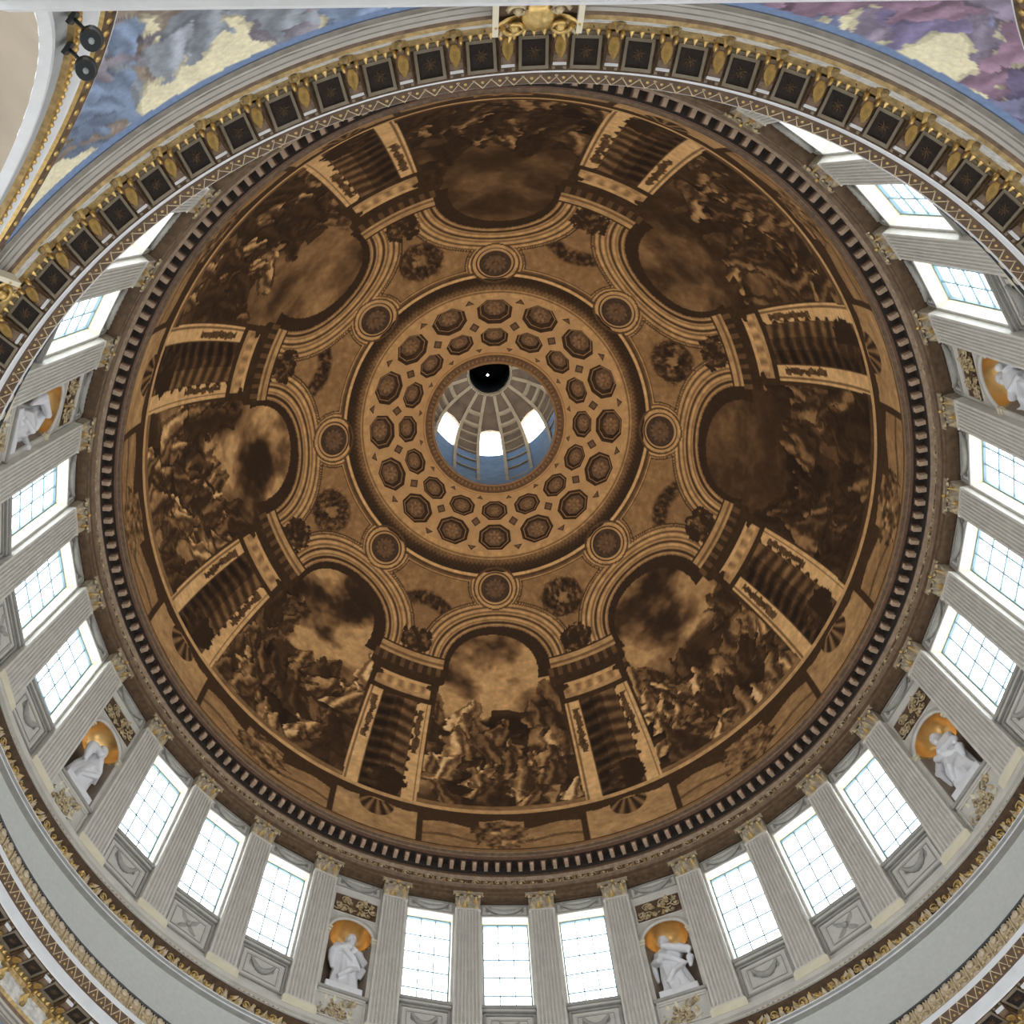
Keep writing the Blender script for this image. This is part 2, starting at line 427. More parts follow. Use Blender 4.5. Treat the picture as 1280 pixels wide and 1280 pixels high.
    # ---- big ring round the coffers
    rg = R < 7.62
    vr = 0.60 + 0 * R
    vr = np.where((R < 7.62) & (R > 7.5), 0.28, vr)
    vr = np.where((R <= 7.5) & (R > 7.36), 0.74, vr)
    dots = np.sin(k * 40) * np.sin(R * 22)
    vr = np.where((R <= 7.36) & (R > 6.72), 0.20 + 0.42 * sstep(7.1, 6.75, R) * 0.5 + 0.06 * dots - 0.08 * sstep(6.9, 7.3, R), vr)
    vr = np.where(R <= 6.72, 0.64 - 0.22 * band(R, 6.62, 0.08, 0.02), vr)
    V = np.where(rg, vr + 0.08 * (n2 - 0.5), V)
    # roundel grounds
    dr = np.hypot(X, s - s_of_R(8.02))
    V = np.where((dr < 1.12) & (s < s_of_R(7.3)), 0.66 + 0.08 * (n2 - 0.5), V)
    V = np.where(np.abs(dr - 1.10) < 0.05, 0.30, V)
    V = V * (0.86 + 0.28 * fbm(k * 5.3 + 1, s * 2.9)) - 0.03 * (n2 - .5)
    return np.clip(V, 0.03, 1)

def ramp(V, keys, cols):
    return np.stack([np.interp(V, keys, [c[i] for c in cols]) for i in range(3)], -1)

NA, NS = 1600, 380
kk = np.linspace(0, 32, NA, endpoint=False)
ss = np.linspace(0, St[-1], NS)
RR = np.interp(ss, St, Rt); ZZ = np.interp(ss, St, Zt)
Kg, Sg = np.meshgrid(kk, ss); Rg = np.repeat(RR[:, None], NA, 1); Zg = np.repeat(ZZ[:, None], NA, 1)
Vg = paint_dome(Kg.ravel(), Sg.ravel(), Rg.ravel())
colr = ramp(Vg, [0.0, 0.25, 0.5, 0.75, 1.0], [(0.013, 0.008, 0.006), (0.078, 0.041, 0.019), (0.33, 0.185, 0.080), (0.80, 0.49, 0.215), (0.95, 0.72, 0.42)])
Ag = math.pi / 2 - Kg * D
co = np.stack([(Rg * np.cos(Ag)).ravel(), (Rg * np.sin(Ag)).ravel(), Zg.ravel() + H0], -1)
ii, jj = np.meshgrid(np.arange(NS - 1), np.arange(NA), indexing='ij')
j2 = (jj + 1) % NA
quads = np.stack([ii * NA + jj, (ii + 1) * NA + jj, (ii + 1) * NA + j2, ii * NA + j2], -1).reshape(-1, 4)
def np_mesh(name, co, quads, colr, matname):
    me = bpy.data.meshes.new(name)
    me.vertices.add(len(co)); me.vertices.foreach_set('co', co.astype(np.float32).ravel())
    me.loops.add(quads.size); me.loops.foreach_set('vertex_index', quads.astype(np.int32).ravel())
    me.polygons.add(len(quads)); me.polygons.foreach_set('loop_start', np.arange(0, quads.size, 4, dtype=np.int32))
    me.update(calc_edges=True)
    at = me.color_attributes.new('paint', 'FLOAT_COLOR', 'POINT')
    at.data.foreach_set('color', np.concatenate([colr, np.ones((len(colr), 1))], 1).astype(np.float32).ravel())
    me.polygons.foreach_set('use_smooth', np.ones(len(quads), dtype=bool))
    me.materials.append(MATS[matname]); me.update()
    return me
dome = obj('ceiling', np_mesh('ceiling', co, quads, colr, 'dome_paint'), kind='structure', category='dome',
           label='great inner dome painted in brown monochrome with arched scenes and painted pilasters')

# ---- coffers round the oculus: two rings of sixteen
def coffer(R0, R1, hw, c0, c1, depth, seedrot):
    mb = MB()
    K = 1.0
    rm = (c0 + c1) / 2; hr = (c1 - c0) / 2
    oct_ = []
    for (dx, dr) in ((-1, -.42), (-1, .42), (-.42, 1), (.42, 1), (1, .42), (1, -.42), (.42, -1), (-.42, -1)):
        oct_.append((dx, dr))
    def pt(dx, dr, f, dep):
        r = rm + dr * hr * f; return tuple(surf(dx * hw * f * (rm / r) ** 0.15, r, dep)[0])
    brd = []
    for (k, r) in ((-K, R0 + .28 * (R1 - R0)), (-K, R0 + .72 * (R1 - R0)), (-.42, R1), (.42, R1), (K, R0 + .72 * (R1 - R0)), (K, R0 + .28 * (R1 - R0)), (.42, R0), (-.42, R0)):
        brd.append(tuple(surf(k, r)[0]))
    cor = [tuple(surf(-K, R1)[0]), tuple(surf(K, R1)[0]), tuple(surf(K, R0)[0]), tuple(surf(-K, R0)[0])]
    o = [pt(a, b, 1, 0) for a, b in oct_]
    i1 = [pt(a, b, 0.84, depth * 0.45) for a, b in oct_]
    i2 = [pt(a, b, 0.78, depth * 0.45) for a, b in oct_]
    i3 = [pt(a, b, 0.60, depth) for a, b in oct_]
    vs = brd + o + i1 + i2 + i3 + cor
    fs = [(a, (a + 1) % 8, 8 + (a + 1) % 8, 8 + a) for a in range(8)]
    fs += [(1, 40, 2), (3, 41, 4), (5, 42, 6), (7, 43, 0)]
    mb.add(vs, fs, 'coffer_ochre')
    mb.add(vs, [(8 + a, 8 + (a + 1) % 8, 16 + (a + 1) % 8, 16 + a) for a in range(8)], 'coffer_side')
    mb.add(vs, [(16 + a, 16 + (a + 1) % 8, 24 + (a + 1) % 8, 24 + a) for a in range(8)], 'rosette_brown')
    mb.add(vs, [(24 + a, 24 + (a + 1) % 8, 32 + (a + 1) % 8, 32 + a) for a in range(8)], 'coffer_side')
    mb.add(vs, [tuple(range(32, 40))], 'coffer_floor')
    return mb
def on_surface(k, R, dep=0.0):
    p, n = surf(k, R, dep); a = ang(k)
    x = Vector((math.sin(a), -math.cos(a), 0)); y = -n; z = x.cross(y)
    return Matrix(((x.x, y.x, z.x, p.x), (x.y, y.y, z.y, p.y), (x.z, y.z, z.z, p.z), (0, 0, 0, 1)))
def rosette(r, m, petals=8, proud=0.08):
    mb = MB()
    mb.ball((0, -proud * 0.7, 0), (r * 0.26, proud * 0.8, r * 0.26), m, 8, 4)
    for i in range(petals):
        mb.leaf(Matrix.Rotation(2 * math.pi * i / petals, 4, 'Y') @ Matrix.Translation((0, 0, r * 0.15)), r * 0.55, r * 0.85, proud, m, 3)
    return mb
cof_o = coffer(4.92, 6.36, 0.74, 5.06, 6.26, 0.34, 0).mesh('coffer')
cof_i = coffer(3.56, 4.92, 0.76, 3.93, 4.84, 0.28, 0).mesh('coffer')
ros_o = rosette(0.40, 'rosette_brown').mesh('rosette'); ros_i = rosette(0.27, 'rosette_brown').mesh('rosette')
dia = MB()
for (r, q) in ((0.26, 'coffer_side'), (0.17, 'coffer_floor')):
    d_ = 0.012 if r > .2 else 0.024
    dia.add([(-r, -d_, 0), (0, -d_, r), (r, -d_, 0), (0, -d_, -r)], [(0, 1, 2, 3)], q)
dia_m = dia.mesh('lozenge')
tri = MB(); tri.add([(-.24, -.012, 0), (0, -.012, -.26), (.24, -.012, 0)], [(0, 1, 2)], 'coffer_side')
tri.add([(-.13, -.024, -.04), (0, -.024, -.18), (.13, -.024, -.04)], [(0, 1, 2)], 'coffer_floor'); tri_m = tri.mesh('triangle_panel')
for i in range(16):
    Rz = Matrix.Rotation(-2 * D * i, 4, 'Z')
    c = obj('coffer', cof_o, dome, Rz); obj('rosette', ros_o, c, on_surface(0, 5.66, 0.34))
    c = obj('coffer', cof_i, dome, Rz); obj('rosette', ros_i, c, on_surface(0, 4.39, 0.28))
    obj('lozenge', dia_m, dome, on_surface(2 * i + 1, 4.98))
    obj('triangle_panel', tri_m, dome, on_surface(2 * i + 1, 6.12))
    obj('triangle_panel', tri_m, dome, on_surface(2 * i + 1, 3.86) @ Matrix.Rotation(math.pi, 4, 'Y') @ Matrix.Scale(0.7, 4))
# ---- roundels above the arches
rd = MB()
def ring_y(mb, r0, r1, y0, y1, m, n=40):
    mb.grid([[(r * math.cos(2 * math.pi * j / n), y, r * math.sin(2 * math.pi * j / n)) for j in range(n)] for r, y in ((r0, y0), (r1, y1))], m, None, True, True)
ring_y(rd, 0.98, 0.90, 0, -0.06, 'coffer_ochre'); ring_y(rd, 0.90, 0.84, -0.06, -0.03, 'coffer_side'); ring_y(rd, 0.84, 0.74, -0.03, -0.07, 'coffer_ochre')
ring_y(rd, 0.74, 0.68, -0.07, -0.02, 'coffer_side'); ring_y(rd, 0.68, 0.001, -0.02, -0.02, 'coffer_side')
rd_m = rd.mesh('roundel'); rr_m = rosette(0.58, 'coffer_floor', 12, 0.07).mesh('rosette')
for i in range(8):
    c = obj('roundel', rd_m, dome, on_surface(4 * i, 8.02)); obj('rosette', rr_m, c, Matrix.Translation((0, -0.03, 0)))
# ---- oculus border
oc = MB()
zo = surf(0, 3.56)[0].z - H0
oc.rev([(3.62, zo - 0.03), (3.56, zo - 0.10), (3.50, zo - 0.06)], 'coffer_ochre', 128)
oc.rev([(3.50, zo - 0.06), (3.42, zo + 0.02), (3.16, zo + 0.02)], 'coffer_floor', 128)
oc.rev([(3.16, zo + 0.02), (3.12, zo - 0.05), (3.06, zo - 0.05), (3.06, zo + 0.5), (3.6, zo + 0.55)], ['coffer_ochre', 'rosette_brown', 'lantern_daylight_blue', 'lantern_daylight_blue'], 128)
obj('oculus_border', oc, dome)
egg = MB(); egg.ball((0, -0.03, 0), (0.05, 0.04, 0.10), 'rosette_brown', 6, 4)
egg_m = egg.mesh('leaf_ornament')
for i in range(96):
    k = i / 3
    obj('leaf_ornament', egg_m, dome, Matrix.Translation((0, 0, zo - surf(0, 3.30)[0].z + H0 + 0.02)) @ on_surface(k, 3.30))

# ------------------------------------------------------------------ lantern above the oculus
LP = [(3.6, zo + 0.55), (3.92, 63.2), (3.92, 69.0), (3.80, 71.2), (3.55, 72.8), (3.12, 74.1), (2.3, 74.95), (1.35, 75.3)]
def lant(z):
    return float(np.interp(z, [q[1] for q in LP], [q[0] for q in LP]))
ln = MB()
wz0, wz1, wh = 70.7, 74.1, 0.70            # window sill, crown, half width
zs = [zo + 0.55, 63.2, 66, 69.0, wz0]
ln.rev([(lant(z), z) for z in zs], ['lantern_daylight_blue', 'lantern_daylight_blue', 'lantern_daylight_blue', 'lantern_daylight_blue'], 96)
# wall around the eight windows
def warch(z):                               # half width (metres) of the opening at height z
    if z < wz1 - wh: return wh
    q = (z - (wz1 - wh)) / wh
    return wh * math.sqrt(max(0, 1 - min(1, q) ** 2))
for b in range(8):
    kc = 4 * b; rows = []
    for i in range(13):
        z = wz0 + (wz1 - wz0) * i / 12; R = lant(z); hk = warch(z) / R / D
        rows.append((z, R, hk))
    for sgn in (-1, 1):
        g = []
        for z, R, hk in rows:
            g.append([P(kc + sgn * (hk + (2 - hk) * q / 5), R, z) for q in range(6)])
        ln.grid(g, 'lantern_brown')
        ln.grid([[P(kc + sgn * hk, R, z) for z, R, hk in rows], [P(kc + sgn * hk * 0.97, R + 0.14, z + 0.04) for z, R, hk in rows]], 'lantern_rib')
    ln.grid([[P(kc - 0.9 + 1.8 * q / 6, lant(wz0), wz0) for q in range(7)], [P(kc - 0.9 + 1.8 * q / 6, lant(wz0) + 0.5, wz0) for q in range(7)]], 'lantern_rib')
ln.rev([(lant(z), z) for z in (wz1, 74.5, 74.95, 75.3)], 'lantern_brown', 96)
ln.rev([(1.35, 75.3), (1.25, 75.2), (1.22, 75.6), (1.22, 80.0), (0.01, 80.6)], ['lantern_rib', 'lantern_rib', 'black_metal', 'black_metal'], 64)
lantern = obj('wall_lantern', ln, kind='structure', category='lantern', label='lantern shaft above the oculus with arched windows and coffered ribs')
def strip(mb, kl, kr, zlist, proud, m):
    a = []; b = []
    for z in zlist:
        R = lant(z) - proud
        a.append(P(kl, R, z)); b.append(P(kr, R, z))
    mb.grid([a, b], m, None, False)
    for kq in (kl, kr):
        mb.grid([[P(kq, lant(z) - proud, z) for z in zlist], [P(kq, lant(z) + 0.02, z) for z in zlist]], m, None, False)
zr = [64.0, 67, 69.0, 70.2, 71.2, 72.0, 72.8, 73.5, 74.1, 74.6, 74.95, 75.25]
rib = MB()
def kw(z): return 0.17 / max(lant(z), 0.8) / D
def rib_strip(mb, kc, wid, zl, proud, m):
    a = []; b = []; a2 = []; b2 = []
    for z in zl:
        R = lant(z); h = wid / 2 / R / D
        a.append(P(kc - h, R - proud, z)); b.append(P(kc + h, R - proud, z)); a2.append(P(kc - h, R + .02, z)); b2.append(P(kc + h, R + .02, z))
    mb.grid([a2, a, b, b2], m, None, False)
rib_strip(rib, 0, 0.19, zr, 0.12, 'lantern_rib')
rib_m = rib.mesh('rib')
for b in range(8):
    for d_ in (-0.95, 0.95):
        obj('rib', rib_m, lantern, Matrix.Translation((0, 0, 0)) @ Matrix.Rotation(-(4 * b + 2 + d_) * D, 4, 'Z'))
bar = MB()
for z, hk in ((65.5, 0.9), (67.6, 0.9), (69.4, 0.9), (70.9, 0.9), (72.2, 0.9), (73.3, .9), (74.2, .9), (74.8, .9)):
    g = []
    for dz in (-0.06, 0.06):
        g.append([P(-hk + 2 * hk * q / 6, lant(z + dz) - 0.09, z + dz) for q in range(7)])
    bar.grid(g, 'lantern_rib', None, False)
    bar.grid([g[0], [P(-hk + 2 * hk * q / 6, lant(z - .09) + 0.02, z - .09) for q in range(7)]], 'lantern_rib', None, False)
bar_m = bar.mesh('cross_bar')
for b in range(8): obj('cross_bar', bar_m, lantern, Matrix.Rotation(-(4 * b + 2) * D, 4, 'Z'))
lamp = MB(); lamp.ball((0, 0, 0), 0.065, 'lamp_glow', 10, 8); lamp.tube([(0, 0, 0.05), (0, 0, 4.2)], 0.02, 'black_metal', 6)
o = obj('hanging_lamp', lamp, None, Matrix.Translation((-0.1, 0.25, 76.2 + H0)), label='small bright lamp hanging in the dark top of the lantern', category='lamp')
mb = MB(); mb.add([P(-0.95, lant(wz0) + .10, wz0 - .02), P(0.95, lant(wz0) + .10, wz0 - .02), P(0.95, lant(wz1) + .10, wz1 + .06), P(-0.95, lant(wz1) + .10, wz1 + .06)], [(0, 1, 2, 3)], 'window_glass')
pan_l = mb.mesh('pane')
mb = MB(); mb.tube([P(0, lant(wz0) + .08, wz0), P(0, lant(wz1) + .08, wz1)], 0.015, 'glazing_blue', 4); mb.tube([P(-.9, lant(72.4) + .08, 72.4), P(.9, lant(72.4) + .08, 72.4)], 0.015, 'glazing_blue', 4)
bar_l = mb.mesh('glazing_bar')
for b in range(8):
    wn = obj('window_%d' % (25 + b), pan_l, None, Matrix.Rotation(-4 * b * D, 4, 'Z'), kind='structure', category='window', group='lantern windows', label='small arched window in the lantern above the dome opening')
    obj('glazing_bar', bar_l, wn)

# ------------------------------------------------------------------ entablature under the dome
tr = MB()
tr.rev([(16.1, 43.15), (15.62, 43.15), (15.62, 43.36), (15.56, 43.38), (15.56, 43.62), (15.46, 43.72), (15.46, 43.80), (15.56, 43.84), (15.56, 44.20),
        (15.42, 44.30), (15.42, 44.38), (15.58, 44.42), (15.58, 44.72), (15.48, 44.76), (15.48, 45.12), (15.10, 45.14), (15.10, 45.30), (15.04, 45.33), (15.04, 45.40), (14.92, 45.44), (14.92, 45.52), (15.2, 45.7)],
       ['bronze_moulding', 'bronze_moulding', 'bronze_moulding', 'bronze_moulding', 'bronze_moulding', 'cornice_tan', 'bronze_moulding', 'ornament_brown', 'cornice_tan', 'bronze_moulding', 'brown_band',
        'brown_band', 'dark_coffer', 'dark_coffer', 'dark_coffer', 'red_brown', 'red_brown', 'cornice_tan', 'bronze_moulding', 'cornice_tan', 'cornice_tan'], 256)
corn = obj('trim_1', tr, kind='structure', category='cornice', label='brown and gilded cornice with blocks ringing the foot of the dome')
dn = MB(); dn.box(-0.08, 0.08, -0.29, 0.02, -0.13, 0.16, 'dentil_stone'); dn.box(-0.13, 0.13, -0.31, 0.02, 0.13, 0.20, 'red_brown')
dn_m = dn.mesh('dentil')
for i in range(192): obj('dentil', dn_m, corn, frame((i + 0.5) / 6, 15.48, 44.94))
sc_ = MB()
for i in range(6):
    x = (i - 2.5) * 0.5
    sc_.scroll(Matrix.Translation((x, 0, 0)) @ Matrix.Scale(-1 if i % 2 else 1, 4, (0, 0, 1)), 0.17, 1.2, 0.035, 'tan_gilding', 14, 0.04)
    sc_.leaf(Matrix.Translation((x + 0.25, 0, -0.14)), 0.16, 0.30, 0.06, 'old_gold', 3)
sc_m = sc_.mesh('frieze_scroll')
for i in range(NB): obj('frieze_scroll', sc_m, corn, frame(i, 15.55, 44.02))

# ------------------------------------------------------------------ drum wall
ZA, ZS, ZH = 0.45, 2.35, 7.62              # local: apron foot, sill, window head
WW = 0.96                                  # half width of a window opening
Y0, Y1 = 0.30, 0.70                         # wall face and pane depth behind the pilaster face
TOP = 8.75
wall = MB()
wall.rev([(16.42, 34.02), (16.42, 34.16), (16.30, 34.18), (16.30, 34.46), (16.40, 34.50), (17.6, 34.5)], ['stone', 'stone', 'stone', 'stone', 'stone'], 256)
wall.rev([(16.9, 34.3), (17.3, 34.6)], 'stone', 64)
drum = obj('wall_drum', wall, kind='structure', category='wall', label='pale stone drum wall with fluted pilasters, windows and statue niches')

def face(mb, x0, x1, z0, z1, y, m): mb.add([(x0, y, z0), (x1, y, z0), (x1, y, z1), (x0, y, z1)], [(0, 1, 2, 3)], m)
def moulding_frame(mb, x0, x1, z0, z1, y, wd, proud, m):
    mb.box(x0, x1, y - proud, y, z0, z0 + wd, m); mb.box(x0, x1, y - proud, y, z1 - wd, z1, m)
    mb.box(x0, x0 + wd, y - proud, y, z0 + wd, z1 - wd, m); mb.box(x1 - wd, x1, y - proud, y, z0 + wd, z1 - wd, m)
def festoon(mb, w, drop, z, y, m, r=0.07):
    path = []; rad = []
    for i in range(17):
        t = i / 8 - 1
        path.append((t * w, y - 0.06, z - drop * (1 - t * t))); rad.append(r * (0.55 + 0.6 * (1 - t * t)) * (1 + 0.18 * (i % 2)))
    mb.tube(path, rad, m, 6)
    for s_ in (-1, 1):
        mb.leaf(Matrix.Translation((s_ * w, y - 0.02, z)) @ Matrix.Rotation(math.pi, 4, 'Y'), 0.16, 0.34, 0.06, m, 3)
        mb.ball((s_ * w, y - 0.06, z + 0.02), 0.07, m, 6, 4)

XB = 1.68
wb = MB()                                   # window bay wall
face(wb, -XB, XB, -0.2, ZS - 0.12, Y0, 'stone'); face(wb, -XB, -WW, ZS - 0.12, ZH, Y0, 'stone'); face(wb, WW, XB, ZS - 0.12, ZH, Y0, 'stone'); face(wb, -XB, XB, ZH, TOP, Y0, 'stone')
wb.add([(-WW, Y0, ZS), (-WW, Y1 + .2, ZS), (-WW, Y1 + .2, ZH), (-WW, Y0, ZH)], [(0, 1, 2, 3)], 'cream_reveal')
wb.add([(WW, Y0, ZS), (WW, Y1 + .2, ZS), (WW, Y1 + .2, ZH), (WW, Y0, ZH)], [(0, 3, 2, 1)], 'cream_reveal')
wb.add([(-WW, Y0, ZH), (WW, Y0, ZH), (WW, Y1 + .2, ZH), (-WW, Y1 + .2, ZH)], [(0, 1, 2, 3)], 'cream_reveal')
wb.add([(-WW, Y0, ZS), (WW, Y0, ZS), (WW, Y1 + .2, ZS), (-WW, Y1 + .2, ZS)], [(0, 3, 2, 1)], 'stone')
face(wb, -XB, -WW + .01, -0.2, TOP, Y1 + .2, 'stone'); face(wb, WW - .01, XB, -0.2, TOP, Y1 + .2, 'stone'); face(wb, -XB, XB, -0.2, ZS + .01, Y1 + .2, 'stone'); face(wb, -XB, XB, ZH - .01, TOP, Y1 + .2, 'stone')
for s_ in (-1, 1):                          # jamb strip
    wb.box(s_ * WW, s_ * (WW + 0.09), Y0 - 0.07, Y0, ZS, ZH + 0.09, 'pilaster_stone')
wb.box(-WW, WW, Y0 - 0.07, Y0, ZH, ZH + 0.09, 'pilaster_stone')
wb_m = wb.mesh('window_bay')
sill = MB(); sill.box(-WW - 0.12, WW + 0.12, Y0 - 0.20, Y0 + .1, ZS - 0.14, ZS, 'grey_moulding'); sill.box(-WW - 0.06, WW + 0.06, Y0 - 0.12, Y0, ZS - 0.24, ZS - 0.14, 'stone'); sill.box(-WW - 0.06, WW + 0.06, Y0 - 0.16, Y0, ZS - 0.32, ZS - 0.27, 'grey_moulding')
sill_m = sill.mesh('window_sill')
apron = MB()
moulding_frame(apron, -0.98, 0.98, ZA, 1.98, Y0, 0.07, 0.09, 'grey_moulding'); moulding_frame(apron, -0.86, 0.86, ZA + .12, 1.86, Y0, 0.10, 0.05, 'pilaster_stone')
apron.add([(-.76, Y0 - .02, ZA + .22), (.76, Y0 - .02, ZA + .22), (.76, Y0 - .02, 1.76), (-.76, Y0 - .02, 1.76)], [(0, 1, 2, 3)], 'stone')
moulding_frame(apron, -.70, .70, ZA + .28, 1.70, Y0 - .02, .035, .03, 'grey_moulding')
apron_m = apron.mesh('apron_panel')
ap_a = MB(); festoon(ap_a, 0.46, 0.42, 1.50, Y0 - .03, 'grey_moulding', 0.10); ap_a_m = ap_a.mesh('festoon')
ap_b = MB()
for q in range(4): ap_b.leaf(Matrix.Translation((0, Y0 - .04, 1.2)) @ Matrix.Rotation(math.pi / 4 + q * math.pi / 2, 4, 'Y'), 0.26, 0.62, 0.06, 'grey_moulding', 4)
ap_b.ball((0, Y0 - .08, 1.2), 0.12, 'grey_moulding'); ap_b_m = ap_b.mesh('crossed_relief')
swag = MB()
moulding_frame(swag, -0.98, 0.98, ZH + 0.14, 8.42, Y0, 0.06, 0.05, 'grey_moulding'); festoon(swag, 0.74, 0.34, 8.22, Y0 - .02, 'grey_moulding', 0.11)
swag_m = swag.mesh('swag_panel')
shade = MB(); shade.box(-1.02, 1.02, Y0 - 0.10, Y0 + .02, 8.46, 8.75, 'brown_band'); shade_m = shade.mesh('head_shade_box')  # dark box painting in the shadow gap under the architrave

# ---- niche bay
NW, NS_, NI = 0.90, 1.72, 4.98             # half width, sill, impost (local)
nb = MB()
face(nb, -XB, XB, -0.2, NS_, Y0, 'stone'); face(nb, -XB, -NW, NS_, NI, Y0, 'stone'); face(nb, NW, XB, NS_, NI, Y0, 'stone'); face(nb, -XB, XB, NI + 1.05, TOP, Y0, 'stone')
NSEG = 16
arc = [(-NW * math.cos(math.pi * i / NSEG), NI + NW * math.sin(math.pi * i / NSEG)) for i in range(NSEG + 1)]
outr = []
for x, z in arc:
    t = max(abs(x) / XB, (z - NI) / 1.05); t = max(t, 1e-6); outr.append((x / t if abs(x) > 1e-9 else 0, NI + (z - NI) / t))
nb.grid([[(x, Y0, z) for x, z in arc], [(x, Y0, z) for x, z in outr]], 'stone', None, False)
cyl_ = [[(-NW * math.cos(math.pi * i / NSEG), Y0 + NW * math.sin(math.pi * i / NSEG), z) for i in range(NSEG + 1)] for z in (NS_, NI)]
nb.grid(cyl_, 'niche_brown')
nb.add([(-NW * math.cos(math.pi * i / NSEG), Y0 + NW * math.sin(math.pi * i / NSEG), NS_) for i in range(NSEG + 1)], [tuple(range(NSEG + 1))], 'stone')
nb_m = nb.mesh('niche_bay')
cn = MB(); rows = []
for a in range(9):
    t = math.pi / 2 * a / 8
    rows.append([(-NW * math.cos(t) * math.cos(math.pi * i / NSEG), Y0 + NW * math.cos(t) * math.sin(math.pi * i / NSEG), NI + NW * math.sin(t)) for i in range(NSEG + 1)])
cn.grid(rows, 'conch_gold')
cn.grid([[(x * 1.0, y, z) for x, y, z in [(-(NW + .0) * math.cos(math.pi * i / NSEG), Y0 + (NW - .0) * math.sin(math.pi * i / NSEG), NI - .06) for i in range(NSEG + 1)]],
         [(-(NW - .05) * math.cos(math.pi * i / NSEG), Y0 + (NW - .05) * math.sin(math.pi * i / NSEG), NI) for i in range(NSEG + 1)]], 'old_gold')
cn_m = cn.mesh('niche_conch')
av = MB()
prof = [(NW, 0.0), (NW, -0.06), (NW + .09, -0.09), (NW + .10, -0.05), (NW + .20, -0.08), (NW + .22, 0.0)]
av.grid([[(-r * math.cos(math.pi * i / 20), Y0 + y, NI + r * math.sin(math.pi * i / 20)) for i in range(21)] for r, y in prof], 'pilaster_stone')
for s_ in (-1, 1):
    av.box(s_ * NW, s_ * (NW + .16), Y0 - .07, Y0, NS_, NI - .15, 'pilaster_stone')
av_m = av.mesh('niche_surround')
imp = MB(); imp.box(-0.15, 0.15, Y0 - .16, Y0, -.02, .10, 'plinth_cream'); imp.box(-0.11, 0.11, Y0 - .11, Y0, -.16, -.02, 'plinth_cream'); imp_m = imp.mesh('impost')
def foliage(w, h, n, m1, m2, seed, size=0.2):
    r = random.Random(seed); mb = MB()
    for i in range(n):
        x = r.uniform(-w, w); z = r.uniform(-h, h)
        if i % 3 == 0: mb.scroll(Matrix.Translation((x, 0, z)) @ Matrix.Rotation(r.uniform(0, 6.28), 4, 'Y'), size * r.uniform(.6, 1), 1.1, size * .17, m1, 10, 0.05)
        else: mb.leaf(Matrix.Translation((x, -0.01, z)) @ Matrix.Rotation(r.uniform(0, 6.28), 4, 'Y'), size * .8, size * r.uniform(.8, 1.5), size * .4, m1 if r.random() < .5 else m2, 3)
    return mb
lowp = MB(); lowp.box(-NW - .12, NW + .12, Y0 - .17, Y0 + .1, NS_ - .12, NS_ + .02, 'grey_moulding'); lowp.box(-NW - .05, NW + .05, Y0 - .10, Y0, NS_ - .22, NS_ - .12, 'pilaster_stone')
moulding_frame(lowp, -.98, .98, 0.28, NS_ - .22, Y0, .07, .06, 'pilaster_stone'); lowp_m = lowp.mesh('niche_sill')
low_f = foliage(.66, .42, 30, 'tan_gilding', 'plinth_cream', 3, 0.24).mesh('foliage_relief')
upp = MB(); moulding_frame(upp, -.98, .98, 6.12, 7.34, Y0, .06, .05, 'pilaster_stone'); upp.add([(-.92, Y0 - .012, 6.18), (.92, Y0 - .012, 6.18), (.92, Y0 - .012, 7.28), (-.92, Y0 - .012, 7.28)], [(0, 1, 2, 3)], 'brown_band')
upp_m = upp.mesh('relief_panel'); upp_f = foliage(.80, .45, 44, 'tan_gilding', 'old_gold', 5, 0.2).mesh('foliage_relief')

# ---- pilaster
def shaft_profile(hw, fl=7):
    pts = [(-hw, 0.30), (-hw, 0.0)]; e = 0.06; pitch = (2 * hw - 2 * e) / fl; fw = pitch * 0.68
    for i in range(fl):
        c = -hw + e + pitch * (i + .5)
        for t in (0, .2, .5, .8, 1): pts.append((c - fw / 2 + fw * t, 0.085 * math.sin(math.pi * t)))
    return pts + [(hw, 0.0), (hw, 0.30)]
ps = MB()
zt = (Z_PT - Z_PIL) / math.cos(LEAN)
a_ = shaft_profile(0.575); b_ = shaft_profile(0.515)
ps.grid([[(x, y, 0.34) for x, y in a_], [(x, y, zt) for x, y in b_]], 'pilaster_stone', None, False)
ps.box(-.53, .53, -.04, .3, zt - .07, zt + .02, 'pilaster_stone')
ps_m = ps.mesh('pilaster')
pb = MB(); pb.box(-.69, .69, -.14, .30, -.22, .14, 'plinth_cream'); pb.box(-.65, .65, -.10, .30, .14, .24, 'plinth_cream'); pb.box(-.61, .61, -.05, .30, .24, .36, 'pilaster_stone')
pb_m = pb.mesh('pilaster_base')
cp = MB()
cp.grid([[(-.50, .3, 0), (-.50, 0, 0), (.50, 0, 0), (.50, .3, 0)], [(-.54, .3, .75), (-.54, -.08, .75), (.54, -.08, .75), (.54, .3, .75)]], 'capital_stone', None, False)
for row, (z, h, n, off) in enumerate(((0.0, .36, 4, 0), (.28, .36, 3, 0))):
    for i in range(n):
        x = (i - (n - 1) / 2) * (1.0 / n) * 1.0
        cp.leaf(Matrix.Translation((x, -.02 - .03 * row, z)), .25, h, .13, ('tan_gilding', 'capital_stone', 'gold')[(row + 2 * i) % 3], 4)
for s_ in (-1, 1):
    cp.scroll(Matrix.Translation((s_ * .48, -.12, .70)) @ Matrix.Scale(s_, 4, (1, 0, 0)), .15, 1.3, .04, 'tan_gilding', 14, .04)
    cp.scroll(Matrix.Translation((s_ * .13, -.08, .70)) @ Matrix.Scale(-s_, 4, (1, 0, 0)), .10, 1.2, .03, 'tan_gilding', 12, .04)
cp.box(-.64, .64, -.20, .30, .80, .92, 'capital_stone'); cp.ball((0, -.2, .84), .08, 'gold')
cp_m = cp.mesh('capital')

